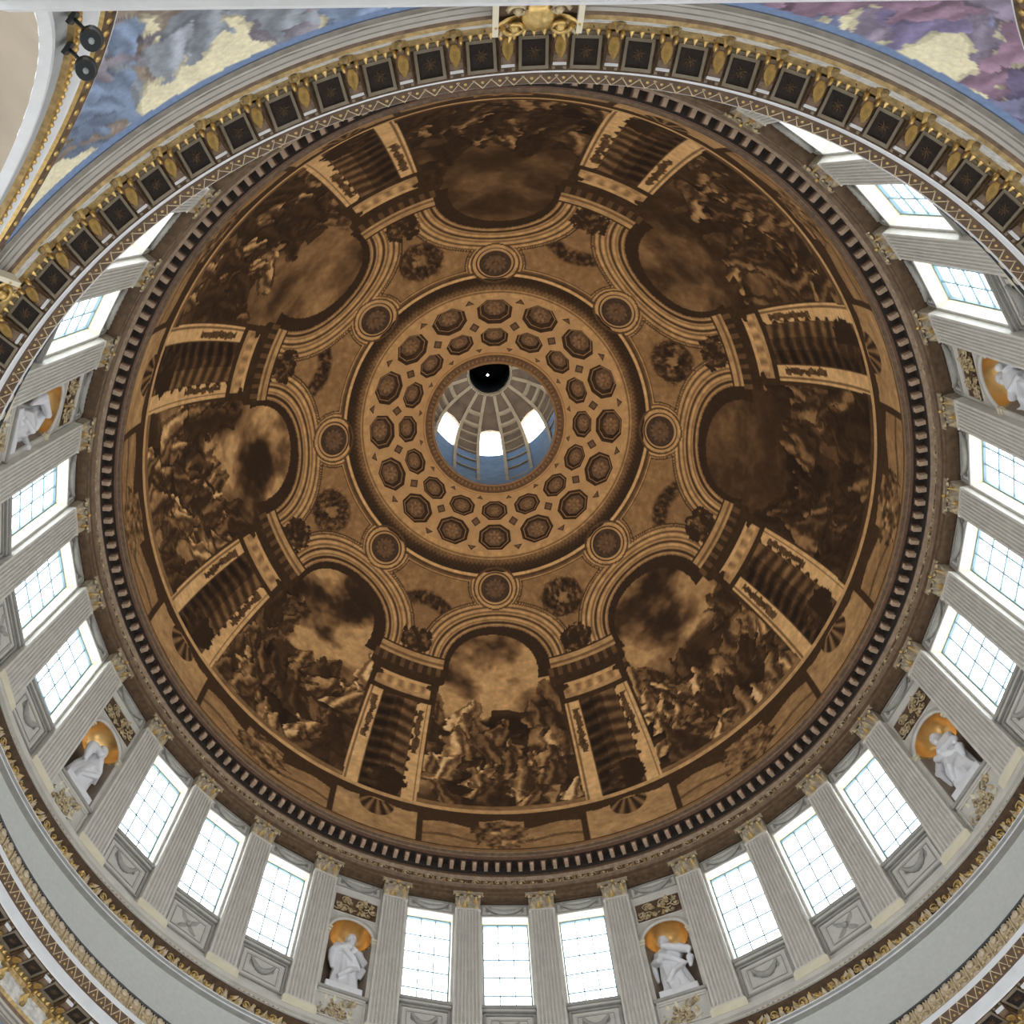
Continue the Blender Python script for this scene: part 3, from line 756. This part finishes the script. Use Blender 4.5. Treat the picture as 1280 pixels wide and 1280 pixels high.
def is_niche(k): return k % 4 == 2
for k in range(NB):
    M = frame(k, R_PIL, Z_PIL, LEAN)
    if is_niche(k):
        b = obj('niche_bay', nb_m, drum, M)
        obj('niche_conch', cn_m, b, label='gilded half dome of a statue niche'); obj('niche_surround', av_m, b); obj('niche_sill', lowp_m, b); obj('relief_panel', upp_m, b)
        obj('foliage_relief', low_f, b, Matrix.Translation((0, Y0, 0.88))); obj('foliage_relief', upp_f, b, Matrix.Translation((0, Y0 - .03, 6.72)))
        for s_ in (-1, 1): obj('impost', imp_m, b, Matrix.Translation((s_ * (NW + .08), 0, NI)))
        obj('swag_panel', swag_m, b); obj('head_shade_box', shade_m, b)
    else:
        b = obj('window_bay', wb_m, drum, M)
        obj('window_sill', sill_m, b); obj('apron_panel', apron_m, b); obj('swag_panel', swag_m, b); obj('head_shade_box', shade_m, b)
        if k % 4 == 0: obj('crossed_relief', ap_b_m, b)
        else: obj('festoon', ap_a_m, b)
    M = frame(k + .5, R_PIL, Z_PIL, LEAN)
    b = obj('pilaster', ps_m, drum, M)
    obj('pilaster_base', pb_m, b); obj('capital', cp_m, b, Matrix.Translation((0, 0, zt)))

# ---- windows
fw = 0.05
fr_ = MB(); moulding_frame(fr_, -WW, WW, ZS, ZH, Y1 + .06, fw, .10, 'glazing_blue'); fr_m = fr_.mesh('window')
NCX, NCZ = 3, 5
vb = MB(); vb.box(-.020, .020, Y1 - .02, Y1 + .04, ZS + fw, ZH - fw, 'glazing_blue'); vb_m = vb.mesh('glazing_bar')
hb = MB(); hb.box(-WW + fw, WW - fw, Y1 - .015, Y1 + .035, -.020, .020, 'glazing_blue'); hb_m = hb.mesh('glazing_bar')
pw = (2 * WW - 2 * fw) / NCX; ph = (ZH - ZS - 2 * fw) / NCZ
pn = MB(); pn.add([(-pw / 2, Y1 + .01, -ph / 2), (pw / 2, Y1 + .01, -ph / 2), (pw / 2, Y1 + .01, ph / 2), (-pw / 2, Y1 + .01, ph / 2)], [(0, 1, 2, 3)], 'window_glass'); pn_m = pn.mesh('pane')
num = 0
for k in range(NB):
    if is_niche(k): continue
    num += 1
    M = frame(k, R_PIL, Z_PIL, LEAN)
    where = {0: 'with crossed relief below it, in the middle of a window trio', 1: 'beside a statue niche, with swag relief below', 3: 'beside a statue niche, with swag relief below'}[k % 4]
    wn = obj('window_%d' % num, fr_m, None, M, kind='structure', category='window', group='drum windows, ' + ('middle' if k % 4 == 0 else 'outer'), label='tall drum window ' + where)
    for i in range(1, NCX): obj('glazing_bar', vb_m, wn, Matrix.Translation((-WW + fw + pw * i, 0, 0)))
    for i in range(1, NCZ): obj('glazing_bar', hb_m, wn, Matrix.Translation((0, 0, ZS + fw + ph * i)))
    for i in range(NCX):
        for q in range(NCZ): obj('pane', pn_m, wn, Matrix.Translation((-WW + fw + pw * (i + .5), 0, ZS + fw + ph * (q + .5))))
    # portal: -Z of the light points into the room
    PM = M @ Matrix.Translation((0, Y1 + .3, (ZS + ZH) / 2)) @ Matrix(((1, 0, 0, 0), (0, 0, 1, 0), (0, -1, 0, 0), (0, 0, 0, 1)))
    portal('daylight_portal', PM, 2 * WW, ZH - ZS)

# ------------------------------------------------------------------ frieze below the pilasters, gallery wall
t2 = MB()
t2.rev([(16.42, 34.02), (16.34, 33.98), (16.34, 33.90), (16.62, 33.80), (16.72, 33.55), (16.66, 33.44), (16.52, 33.40), (16.52, 33.34), (16.60, 33.30), (16.60, 33.22), (16.80, 33.18)],
       ['tan_gilding', 'grey_moulding', 'brown_band', 'brown_band', 'brown_band', 'grey_moulding', 'white_paint', 'grey_moulding', 'white_paint', 'grey_moulding'], 256)
trim2 = obj('trim_2', t2, kind='structure', category='frieze', label='dark frieze with gilded leaf scrolls between gallery wall and pilasters')
g2 = MB()
for i in range(6):
    x = (i - 2.5) * .54
    g2.scroll(Matrix.Translation((x, 0, 0)) @ Matrix.Scale(-1 if i % 2 else 1, 4, (0, 0, 1)), .16, 1.2, .035, 'gold', 12, .06)
    g2.leaf(Matrix.Translation((x + .27, 0, -.16)), .22, .34, .10, 'tan_gilding', 4)
    g2.ball((x + .13, -.06, -.08), .05, 'gold', 6, 4)
rq = random.Random(9)
for i in range(26): g2.leaf(Matrix.Translation((rq.uniform(-1.6, 1.6), -.03, rq.uniform(-.16, .10))) @ Matrix.Rotation(rq.uniform(-1.6, 1.6), 4, 'Y'), .16, rq.uniform(.16, .28), .09, rq.choice(['rail_cream', 'tan_gilding', 'gold', 'old_gold']), 3)
g2_m = g2.mesh('gilded_scroll')
for k in range(NB): obj('gilded_scroll', g2_m, trim2, frame(k, 16.60, 33.64, LEAN * 2) @ Matrix.Diagonal((1, 1, 1.25, 1)))
bead = MB()
for i in range(16): bead.ball(((i - 7.5) * .2, -.01, 0), (.06, .04, .05), 'old_gold', 6, 4)
bead_m = bead.mesh('bead_moulding')
for k in range(NB): obj('bead_moulding', bead_m, trim2, frame(k, 16.40, 34.05))
gw = MB(); gw.rev([(16.80, 33.20), (16.95, 30.6), (17.05, 28.2)], 'gallery_plaster', 256)
obj('wall_gallery', gw, kind='structure', category='wall', label='plain grey curved wall behind the gallery railing')

# ------------------------------------------------------------------ gallery cornice
t3 = MB()
t3.rev([(16.40, 25.80), (16.36, 25.86), (16.27, 25.95), (16.20, 25.98), (16.18, 26.06), (16.12, 26.10), (16.06, 26.18), (15.99, 26.26), (15.97, 26.85), (15.88, 26.98), (15.86, 27.20), (15.17, 27.20), (15.15, 27.24),
        (15.15, 27.72), (15.08, 27.76), (14.98, 27.95), (14.96, 28.02), (14.96, 28.26), (15.0, 28.30), (17.1, 28.30)],
       ['grey_brown', 'grey_brown', 'pale_fillet', 'grey_brown', 'pale_fillet', 'bronze_moulding', 'old_gold', 'frieze_tan', 'old_gold', 'old_gold', 'ornament_brown', 'white_paint', 'white_paint', 'brown_band', 'brown_band', 'brown_band', 'white_paint', 'white_paint', 'stone'], 256)
gal = obj('trim_3', t3, kind='structure', category='cornice', label='gallery cornice with gilded brackets and dark square coffers under its edge')
cf = MB()                                   # coffer on the soffit: local x tangent, y outward, z up (seen from below)
for (h, z, m) in ((.29, -.05, 'coffer_frame'),):
    cf.box(-h, h, -h, -h + .06, z, .0, m); cf.box(-h, h, h - .06, h, z, 0, m); cf.box(-h, -h + .06, -h + .06, h - .06, z, 0, m); cf.box(h - .06, h, -h + .06, h - .06, z, 0, m)
cf.box(-.42, -.36, -.30, .30, -.03, 0, 'coffer_frame'); cf.box(.36, .42, -.30, .30, -.03, 0, 'coffer_frame'); cf.box(-.42, .42, .30, .36, -.03, 0, 'coffer_frame')
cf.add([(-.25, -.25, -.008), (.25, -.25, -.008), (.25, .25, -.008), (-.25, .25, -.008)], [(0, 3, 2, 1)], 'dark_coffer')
cf_m = cf.mesh('soffit_coffer')
crs = MB()
for q in range(8): crs.leaf(Matrix.Rotation(-math.pi / 2, 4, 'X') @ Matrix.Rotation(q * math.pi / 4, 4, 'Y'), .10, .2, .03, 'ornament_brown', 3)
crs_m = crs.mesh('rosette')
mo = MB()                                   # modillion bracket
rows = []
for i in range(9):
    t = i / 8; y = -.30 + .54 * t
    zb = -.12 - .10 * math.sin(math.pi * min(1, t * 1.6)) - .22 * max(0, t - .55)
    rows.append([(-.13, y, -.02), (-.13, y, zb), (-.06, y, zb - .03), (.06, y, zb - .03), (.13, y, zb), (.13, y, -.02)])
mo.grid(rows, 'bronze_moulding', None, False)
mo.box(-.13, .13, -.34, -.29, -.16, -.0, 'white_paint'); mo.box(-.16, .16, -.36, .2, -.05, .0, 'bronze_moulding')
mo.leaf(Matrix.Translation((0, .16, -.24)) @ Matrix.Rotation(math.radians(98), 4, 'X'), .24, .46, .10, 'gold', 5)
for s_ in (-1, 1): mo.ball((s_ * .13, .20, -.24), (.05, .09, .09), 'gold', 8, 5)
mo_m = mo.mesh('modillion')
con = MB(); con.leaf(Matrix.Translation((0, 0, -.46)) , .34, .44, .14, 'gold', 4); con.box(-.16, .16, -.09, 0, -.02, .06, 'old_gold'); con.ball((0, -.06, -.46), .08, 'old_gold'); con_m = con.mesh('gilded_console')
lat = MB()
for i in range(3):
    x0 = (i - 1.5) * .348 ; x1 = x0 + .348
    for (a, b) in (((x0, -.15), (x0 + .174, .15)), ((x0 + .174, .15), (x1, -.15))):
        lat.tube([(a[0], 0, a[1]), (b[0], 0, b[1])], .026, 'tan_gilding', 4)
    lat.ball((x0 + .174, 0, -.08), .045, 'gold', 6, 4)
lat_m = lat.mesh('zigzag_ornament')
for i in range(96):
    k = i / 3
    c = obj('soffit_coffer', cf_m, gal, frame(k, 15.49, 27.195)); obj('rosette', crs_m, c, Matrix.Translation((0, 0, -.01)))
    obj('modillion', mo_m, gal, frame(k + 1 / 6, 15.60, 27.20))
    obj('gilded_console', con_m, gal, frame(k + 1 / 6, 15.97, 26.82))
    obj('zigzag_ornament', lat_m, gal, frame(k, 15.03, 27.88, math.radians(28)))
eg = MB()
for i in range(5): eg.leaf(Matrix.Translation(((i - 2) * .2, 0, -.1)), .15, .22, .06, 'gold', 3)
rq = random.Random(4)
for i in range(18): eg.leaf(Matrix.Translation((rq.uniform(-.5, .5), rq.uniform(-.02, .12), rq.uniform(-.62, -.10))) @ Matrix.Rotation(rq.uniform(-2, 2), 4, 'Y'), .12, rq.uniform(.12, .22), .09, rq.choice(['gold', 'old_gold', 'ornament_brown', 'tan_gilding']), 3)
eg_m = eg.mesh('leaf_moulding')
for i in range(96): obj('leaf_moulding', eg_m, gal, frame(i / 3, 15.88, 27.05, math.radians(35)))
# ---- railing on the gallery edge
rl = MB(); rl.rev([(15.06, 29.10), (15.10, 29.16), (15.18, 29.16), (15.22, 29.10), (15.18, 29.06), (15.10, 29.06), (15.06, 29.10)], 'black_metal', 256)
rail = obj('gallery_railing', rl, category='railing', label='low gilded iron railing of leafy panels along the gallery edge')
rb_ = MB(); rb_.rev([(15.08, 28.36), (15.08, 28.42), (15.20, 28.42), (15.20, 28.36)], 'old_gold', 256); obj('bottom_rail', rb_, rail)
pnl = MB()
pnl.scroll(Matrix.Translation((-.10, 0, .22)), .13, 1.1, .035, 'tan_gilding', 12); pnl.scroll(Matrix.Translation((.10, 0, .22)) @ Matrix.Scale(-1, 4, (1, 0, 0)), .13, 1.1, .035, 'tan_gilding', 12)
pnl.leaf(Matrix.Translation((0, 0, .0)), .30, .62, .05, 'rail_cream', 5); pnl.ball((0, -.04, .50), (.13, .05, .14), 'rail_cream', 8, 5)
pnl.box(-.26, -.22, -.03, .03, -.02, .66, 'tan_gilding'); pnl.leaf(Matrix.Translation((-.15, .01, .26)), .24, .44, .03, 'rail_cream', 4); pnl.leaf(Matrix.Translation((.15, .01, .26)), .24, .44, .03, 'tan_gilding', 4); pnl.leaf(Matrix.Translation((-.15, .01, .0)), .24, .36, .03, 'tan_gilding', 4); pnl.leaf(Matrix.Translation((.15, .01, .0)), .24, .36, .03, 'rail_cream', 4)
pnl_m = pnl.mesh('railing_panel')
for i in range(192): obj('railing_panel', pnl_m, rail, frame(i / 6, 15.14, 28.42))

# ------------------------------------------------------------------ crossing below: spandrels with mosaic, arches
AP, AZ, AR, AI = 16.4, 17.5, 8.0, 6.45      # apothem, arch centre height, extrados and intrados radius
HX = AP * math.tan(math.pi / 8)
ZTOP, RTOP = 25.85, 16.40
def mosaic_paint(X, Y, seed, hues):
    """gold ground with plain generic clusters of draped figures; X along the wall, Y height below the cornice"""
    r = np.random.RandomState(seed)
    C = np.ones((len(X), 3)) * np.array([0.86, 0.79, 0.55]) * (0.85 + 0.25 * fbm(X * 3, Y * 3))[:, None]
    for i in range(24):
        x0 = r.uniform(-3.6, 3.6); y0 = -r.uniform(0.5, max(.9, 4.6 - abs(x0) * .95)); h = r.uniform(.7, 1.3)
        hue = np.array(hues[r.randint(len(hues))]) * r.uniform(.85, 1.3)
        body, shade, edge = figure(X, Y, x0, y0, h, r.uniform(-.8, .8), r, i)
        C[edge] = C[edge] * 0.72
        C[body] = (hue[None, :] * (0.45 + 0.95 * shade)[:, None])[body]
    return np.where((Y > -.24)[:, None], np.array([0.17, 0.25, 0.42])[None, :], C)
SPH = [[(.20, .26, .38), (.30, .25, .26), (.30, .33, .38), (.36, .29, .24), (.24, .22, .26)], [(.20, .17, .30), (.22, .22, .36), (.30, .19, .27), (.17, .20, .33), (.26, .22, .30)]]
cw = MB()
for b in range(8):                          # flat wall above the arches lies in the mosaic; piers run down to the floor
    M = Matrix.Rotation(-(4 * b) * D, 4, 'Z')
cw.rev([(17.2, 28.3), (17.6, 25.9), (16.3, 25.9)], 'stone', 64)
cross = obj('wall_crossing', cw, kind='structure', category='wall', label='octagonal crossing wall with mosaic spandrels between wide arches under the gallery')
def fpt(x, z, out=0.0): return (x, AP + out, z + H0)     # facet k=0 faces +y
NXg, NT = 260, 56
for c in range(8):                          # one spandrel per pier, centred on k = 2, 6, ...
    kc = 4 * c + 2
    xs = np.linspace(-HX, HX, NXg)          # signed distance from the pier corner is HX-|..|
    vco = []; X_ = []; T_ = []
    for tI in range(NT):
        t = tI / (NT - 1)
        for xi in range(NXg):
            q = xs[xi]
            # q<0: facet before the pier (x from 0..HX), q>0: facet after (x from -HX..0)
            kf = kc - 2 if q < 0 else kc + 2
            x = (q + HX) if q < 0 else (q - HX)
            zl = AZ + math.sqrt(AR * AR - x * x)
            a = ang(kf); ex = Vector((math.sin(a), -math.cos(a), 0)); ey = Vector((math.cos(a), math.sin(a), 0))
            lo = ex * x + ey * AP; hi = lo.normalized() * RTOP
            zl = min(zl, ZTOP - .02)
            tt = t; bul = math.sin(math.pi * t) * 0.10
            pnt = lo * (1 - tt) + hi * tt
            pnt = pnt * (1 + bul * .02)
            vco.append((pnt.x, pnt.y, zl * (1 - tt) + ZTOP * tt + H0)); X_.append(q); T_.append(zl * (1 - tt) + ZTOP * tt - ZTOP)
    vco = np.array(vco); X_ = np.array(X_); T_ = np.array(T_)
    ii, jj = np.meshgrid(np.arange(NT - 1), np.arange(NXg - 1), indexing='ij')
    qd = np.stack([ii * NXg + jj, (ii + 1) * NXg + jj, (ii + 1) * NXg + jj + 1, ii * NXg + jj + 1], -1).reshape(-1, 4)
    colm = mosaic_paint(X_, T_, 40 + c, SPH[0] if c >= 4 else SPH[1])
    obj('mosaic_spandrel', np_mesh('mosaic_spandrel', vco, qd, colm, 'mosaic'), cross)
def arc_strip(mb, r0, y0, r1, y1, m, n=48):
    rows = []
    for r, y in ((r0, y0), (r1, y1)):
        tm = math.asin(min(1.0, HX / r)); row = []
        for i in range(n + 1):
            t = -tm + 2 * tm * i / n; row.append(fpt(r * math.sin(t), AZ + r * math.cos(t), y))
        rows.append(row)
    mb.grid(rows, m, None, True)
bands = [('arch_gold_moulding', [(8.06, 0.02), (8.06, -.10), (7.98, -.12), (7.95, -.06), (7.86, -.10), (7.70, -.08), (7.66, -.02)], ['white_paint', 'white_paint', 'bronze_moulding', 'bronze_moulding', 'bronze_moulding', 'gold']),
         ('arch_white_band', [(7.66, -.02), (7.62, 0.0), (7.20, .05)], ['white_paint', 'white_paint']),
         ('arch_bead_band', [(7.20, .05), (7.17, -.03), (6.99, -.03), (6.95, .07)], ['old_gold', 'gold', 'old_gold']),
         ('arch_grey_band', [(6.95, .07), (6.64, .12)], ['band_grey']),
         ('arch_white_fillet', [(6.64, .12), (6.63, .04), (6.56, .04), (6.45, .2)], ['white_paint'] * 3)]
arch_meshes = []
for nm, pr, ms in bands:
    mb = MB()
    for i in range(len(pr) - 1): arc_strip(mb, pr[i][0], pr[i][1], pr[i + 1][0], pr[i + 1][1], ms[i])
    if nm == 'arch_gold_moulding':
        n = 44; tm = math.asin(HX / 7.8) * .98
        for i in range(n):
            t = -tm + 2 * tm * (i + .5) / n
            mb.ball(fpt(7.82 * math.sin(t), AZ + 7.82 * math.cos(t), -.10), (.08, .05, .08), 'gold', 6, 4)
    if nm == 'arch_bead_band':
        n = 90; tm = math.asin(min(1, HX / 7.08)) * .98
        for i in range(n):
            t = -tm + 2 * tm * (i + .5) / n
            mb.ball(fpt(7.08 * math.sin(t), AZ + 7.08 * math.cos(t), -.04), (.055, .055, .055), 'gold', 6, 4)
    arch_meshes.append((nm, mb.mesh(nm)))
vt = MB(); n = 40
rows = []
for y in (.2, 3, 6, 9):
    rows.append([fpt(-AI * math.cos(math.pi * i / n), AZ + AI * math.sin(math.pi * i / n), y) for i in range(n + 1)])
vt.grid(rows, 'vault_tan')
vt.grid([[fpt(-AI + 2 * AI * i / n, -H0 + .01, 9.0) for i in range(n + 1)], [fpt(-AI + 2 * AI * i / n, 3.0, 9.0) for i in range(n + 1)]], 'vault_tan', None, False)
vt.grid([[fpt(-AI + 2 * AI * i / n, 15.0, 9.0) for i in range(n + 1)], [fpt(-AI + 2 * AI * i / n, AZ + math.sqrt(max(0, AI ** 2 - (AI - 2 * AI * i / n) ** 2)), 9.0) for i in range(n + 1)]], 'vault_tan', None, False)
for s_ in (-1, 1): vt.add([fpt(s_ * 4.0, 3.0, 9.0), fpt(s_ * AI, 3.0, 9.0), fpt(s_ * AI, 15.0, 9.0), fpt(s_ * 4.0, 15.0, 9.0)], [(0, 1, 2, 3)], 'vault_tan')
vt_m = vt.mesh('vault')
pr_ = MB()
for s_ in (-1, 1):
    pr_.box(s_ * AI, s_ * (HX + .05), AP + .05, AP + 9.0, H0 * 0 + 0.0, AZ + H0, 'stone')
    pr_.box(s_ * (AI - .05), s_ * (HX + .05), AP - .05, AP + 9.0, AZ + H0 - .5, AZ + H0 - .05, 'white_paint')
pr_m = pr_.mesh('pier')
ct = MB()                                   # gilded cartouche on the keystone
ct.ball((0, -.10, 0), (.36, .16, .46), 'gold', 12, 8)
for s_ in (-1, 1):
    ct.scroll(Matrix.Translation((s_ * .46, -.10, .24)) @ Matrix.Scale(s_, 4, (1, 0, 0)), .24, 1.3, .07, 'gold', 16, .08)
    ct.scroll(Matrix.Translation((s_ * .40, -.10, -.30)) @ Matrix.Scale(s_, 4, (1, 0, 0)) @ Matrix.Scale(-1, 4, (0, 0, 1)), .20, 1.3, .06, 'tan_gilding', 16, .08)
    ct.box(s_ * .78, s_ * .90, -.20, .10, -.50, .50, 'plinth_cream')
    for q in range(3): ct.leaf(Matrix.Translation((s_ * .3, -.06, .15)) @ Matrix.Rotation(s_ * (.5 + .5 * q), 4, 'Y'), .22, .62, .16, 'tan_gilding' if q % 2 else 'gold', 4)
ct.box(-.78, .78, -.02, .10, -.5, .5, 'brown_band')
ct_m = ct.mesh('cartouche')
for b in range(8):
    Rz = Matrix.Rotation(-(4 * b) * D, 4, 'Z')
    for nm, me in arch_meshes: obj(nm, me, cross, Rz)
    obj('vault', vt_m, cross, Rz); obj('pier', pr_m, cross, Rz)
    obj('cartouche', ct_m, cross, frame(4 * b, 16.12, 25.75, math.radians(30)) @ Matrix.Scale(0.92, 4))
    a = ang(4 * b)
    PM = Rz @ Matrix.Translation((0, AP + 9.1, 9 + H0)) @ Matrix(((1, 0, 0, 0), (0, 0, 1, 0), (0, -1, 0, 0), (0, 0, 0, 1)))
    portal('nave_daylight_portal', PM, 8.2, 12.4)

bmx = MB()
bmx.add([(x, y, z + H0) for z in (16.0, 16.45) for x, y in ((-6.75, -15.857), (6.75, -15.39), (6.75, -16.6), (-6.75, -16.6))], [(0, 3, 2, 1), (4, 5, 6, 7), (0, 1, 5, 4), (1, 2, 6, 5), (2, 3, 7, 6), (3, 0, 4, 7)], 'white_paint')
bmx.add([(x, y, z + H0) for z in (15.8, 16.0) for x, y in ((-6.75, -15.95), (6.75, -15.48), (6.75, -16.6), (-6.75, -16.6))], [(0, 3, 2, 1), (0, 1, 5, 4), (1, 2, 6, 5), (3, 0, 4, 7)], 'gallery_plaster')
obj('trim_4', bmx, kind='structure', category='beam', label='straight pale beam crossing in front of the arch beneath the cartouche')

# floor
mat('floor_light', (0.55, 0.53, 0.49), 0.35, var=0.08); mat('floor_dark', (0.05, 0.05, 0.055), 0.35)
fl = MB()
fl.rev([(27, -H0), (14.0, -H0)], 'floor_light', 64); fl.rev([(14.0, -H0), (13.4, -H0)], 'floor_dark', 64); fl.rev([(13.4, -H0), (4, -H0)], 'floor_light', 64); fl.rev([(4, -H0), (3.4, -H0)], 'floor_dark', 64); fl.rev([(3.4, -H0), (.001, -H0)], 'floor_light', 64)
obj('floor', fl, kind='structure', category='floor', label='pale marble crossing floor with dark rings')

# ------------------------------------------------------------------ statues
def statue(k, label, twist, lean, armL, armR, head, seedn, knee=0.0):
    """robed marble figure: lofted drapery, arms, head and plinth fused into one surface"""
    mb = MB(); H = 2.55; r = random.Random(seedn)
    rows = []; n = 28
    prof = [(0.0, .50, .36), (.10, .52, .38), (.5, .46, .34), (.9, .42, .33), (1.25, .38, .30), (1.5, .36, .27), (1.75, .44, .28), (1.98, .47, .27), (2.10, .38, .22), (2.18, .16, .14), (2.30, .12, .12)]
    for (z, rx, ry) in prof:
        sway = lean * z / H + .05 * math.sin(z * 2.2 + seedn); row = []
        tw = twist * z / H
        for j in range(n):
            a = 2 * math.pi * j / n
            f = 1 + (.15 * math.sin(a * 7 + z * 1.3 + seedn) + .06 * math.sin(a * 11 - z * 2)) * max(0, 1 - z / 1.9)
            kx_ = knee * .22 * math.exp(-((z - .95) / .4) ** 2) * max(0, -math.sin(a))
            x = rx * f * math.cos(a); y = ry * f * math.sin(a) - kx_
            row.append((sway + x * math.cos(tw) - y * math.sin(tw), x * math.sin(tw) + y * math.cos(tw), z + .22))
        rows.append(row)
    mb.grid(rows, 'marble', None, True, True)
    mb.add(rows[0], [tuple(range(n - 1, -1, -1))], 'marble'); mb.add(rows[-1], [tuple(range(n))], 'marble')
    def at(x, y, z):
        tw = twist * z / H; sway = lean * z / H
        return (sway + x * math.cos(tw) - y * math.sin(tw), x * math.sin(tw) + y * math.cos(tw), z + .22)
    for s_, arm in ((-1, armL), (1, armR)):
        pts = [at(s_ * .36, 0, 2.0)] + [at(*p) for p in arm]
        mb.tube(pts, [.17, .15, .10, .09][:len(pts)], 'marble', 10)
        mb.ball(pts[-1], .11, 'marble', 8, 6)
        e = Vector(pts[1])                  # sleeve hanging from the elbow
        mb.tube([tuple(e), (e.x, e.y, e.z - .35), (e.x * .9, e.y, e.z - .75)], [.16, .14, .05], 'marble', 8)
    hx = at(head[0], head[1], 2.46)
    mb.ball((hx[0], hx[1], hx[2] + .03), (.18, .20, .25), 'marble', 14, 10)
    mb.ball((hx[0] + head[2] * .08, hx[1] - .17, hx[2] - .02), (.035, .06, .06), 'marble', 6, 5)     # nose
    mb.ball((hx[0] + head[2] * .05, hx[1] - .12, hx[2] - .17), (.11, .10, .15), 'marble', 8, 6)      # beard
    mb.ball((hx[0], hx[1] + .05, hx[2] + .05), (.20, .20, .21), 'marble', 10, 8)                     # hair
    # mantle fold across the body
    path = [at(-.40, -.08, 1.98), at(-.20, -.34, 1.62), at(.12, -.38, 1.30), at(.44, -.18, 1.05)]
    mb.tube(path, [.10, .11, .11, .09], 'marble', 8)
    path = [at(.30, -.26, 1.0), at(.05, -.44 - .1 * knee, .70), at(-.25, -.36, .35)]
    mb.tube(path, [.09, .10, .08], 'marble', 8)
    mb.box(-.60, .60, -.44, .42, 0.0, .24, 'marble')
    me = mb.mesh('statue')
    M = frame(k, R_PIL, Z_PIL, LEAN) @ Matrix.Translation((0, Y0 + .32, NS_)) @ Matrix.Scale(1.24, 4)
    o = obj('statue', me, None, M, category='statue', group='marble statues in the drum niches', label=label)
    rm = o.modifiers.new('fuse', 'REMESH'); rm.mode = 'VOXEL'; rm.voxel_size = 0.026; rm.use_smooth_shade = True
    sm = o.modifiers.new('soften', 'SMOOTH'); sm.iterations = 1; sm.factor = .5
    return o
statue(-2, 'white marble statue clasping both hands at its chest in a gilded niche', 0.15, .05, [(-.52, -.10, 1.62), (-.12, -.44, 1.72)], [(.56, -.08, 1.60), (.10, -.45, 1.60)], (.03, -.02, .3), 1)
statue(2, 'white marble statue holding its cloak across the chest with one bent elbow', -.2, -.08, [(-.62, .0, 1.65), (-.30, -.36, 1.42)], [(.64, -.12, 1.66), (.0, -.46, 1.86)], (-.06, -.02, -.5), 2)
statue(-6, 'white marble statue twisting sideways with a bent knee and raised shoulder', .7, .18, [(-.58, -.10, 1.70), (-.42, -.46, 1.45)], [(.60, -.05, 1.72), (.62, -.42, 2.05)], (.06, -.04, .6), 3, 1.0)
statue(6, 'white marble statue holding an arm outward beside the brightest windows', -.4, -.05, [(-.66, -.10, 1.60), (-.78, -.36, 1.30)], [(.50, -.12, 1.55), (.15, -.46, 1.40)], (0, -.03, 0), 4, .6)
statue(-10, 'white marble statue stooping forward in the niche half hidden by the gallery edge', .3, .10, [(-.60, -.16, 1.64), (-.30, -.50, 1.50)], [(.60, -.10, 1.55), (.70, -.40, 1.25)], (.02, -.10, .2), 5, .8)
statue(10, 'white marble statue with both arms spread wide against an orange gilded niche', -.3, 0, [(-.70, -.10, 1.75), (-.80, -.36, 2.05)], [(.70, -.05, 1.70), (.74, -.40, 1.40)], (0, -.03, -.2), 6, .3)

# ------------------------------------------------------------------ two dark spotlights on the arch moulding
def spotlight(kf, x, z, out, label):
    M = Matrix.Rotation(-kf * D, 4, 'Z') @ Matrix.Translation((x, AP + out, z + H0))
    root = bpy.data.objects.new('spotlight', None); COL.objects.link(root); root.matrix_basis = M
    root['label'] = label; root['category'] = 'spotlight'; root['group'] = 'spotlights on the arch moulding'
    hb_ = MB(); hb_.ball((0, 0, 0), (.18, .18, .18), 'black_metal', 16, 12); hb_.tube([(0, -.02, -.08), (.0, -.05, -.19)], [.165, .15], 'black_metal', 16); obj('housing', hb_, root)
    lb = MB(); lb.ball((0, -.06, -.195), .05, 'lens_glass', 8, 6); obj('lens', lb, root)
    br = MB(); br.tube([(0, .0, .1), (.0, .2, .16), (.0, .42, .18)], .03, 'black_metal', 8); br.box(-.10, .10, .38, .44, .06, .30, 'black_metal'); obj('bracket', br, root)
spotlight(20, -6.31, 20.2, -.45, 'round black spotlight clamped higher on the gilded arch moulding')
spotlight(20, -5.81, 20.96, -.45, 'round black spotlight clamped lower on the gilded arch moulding')
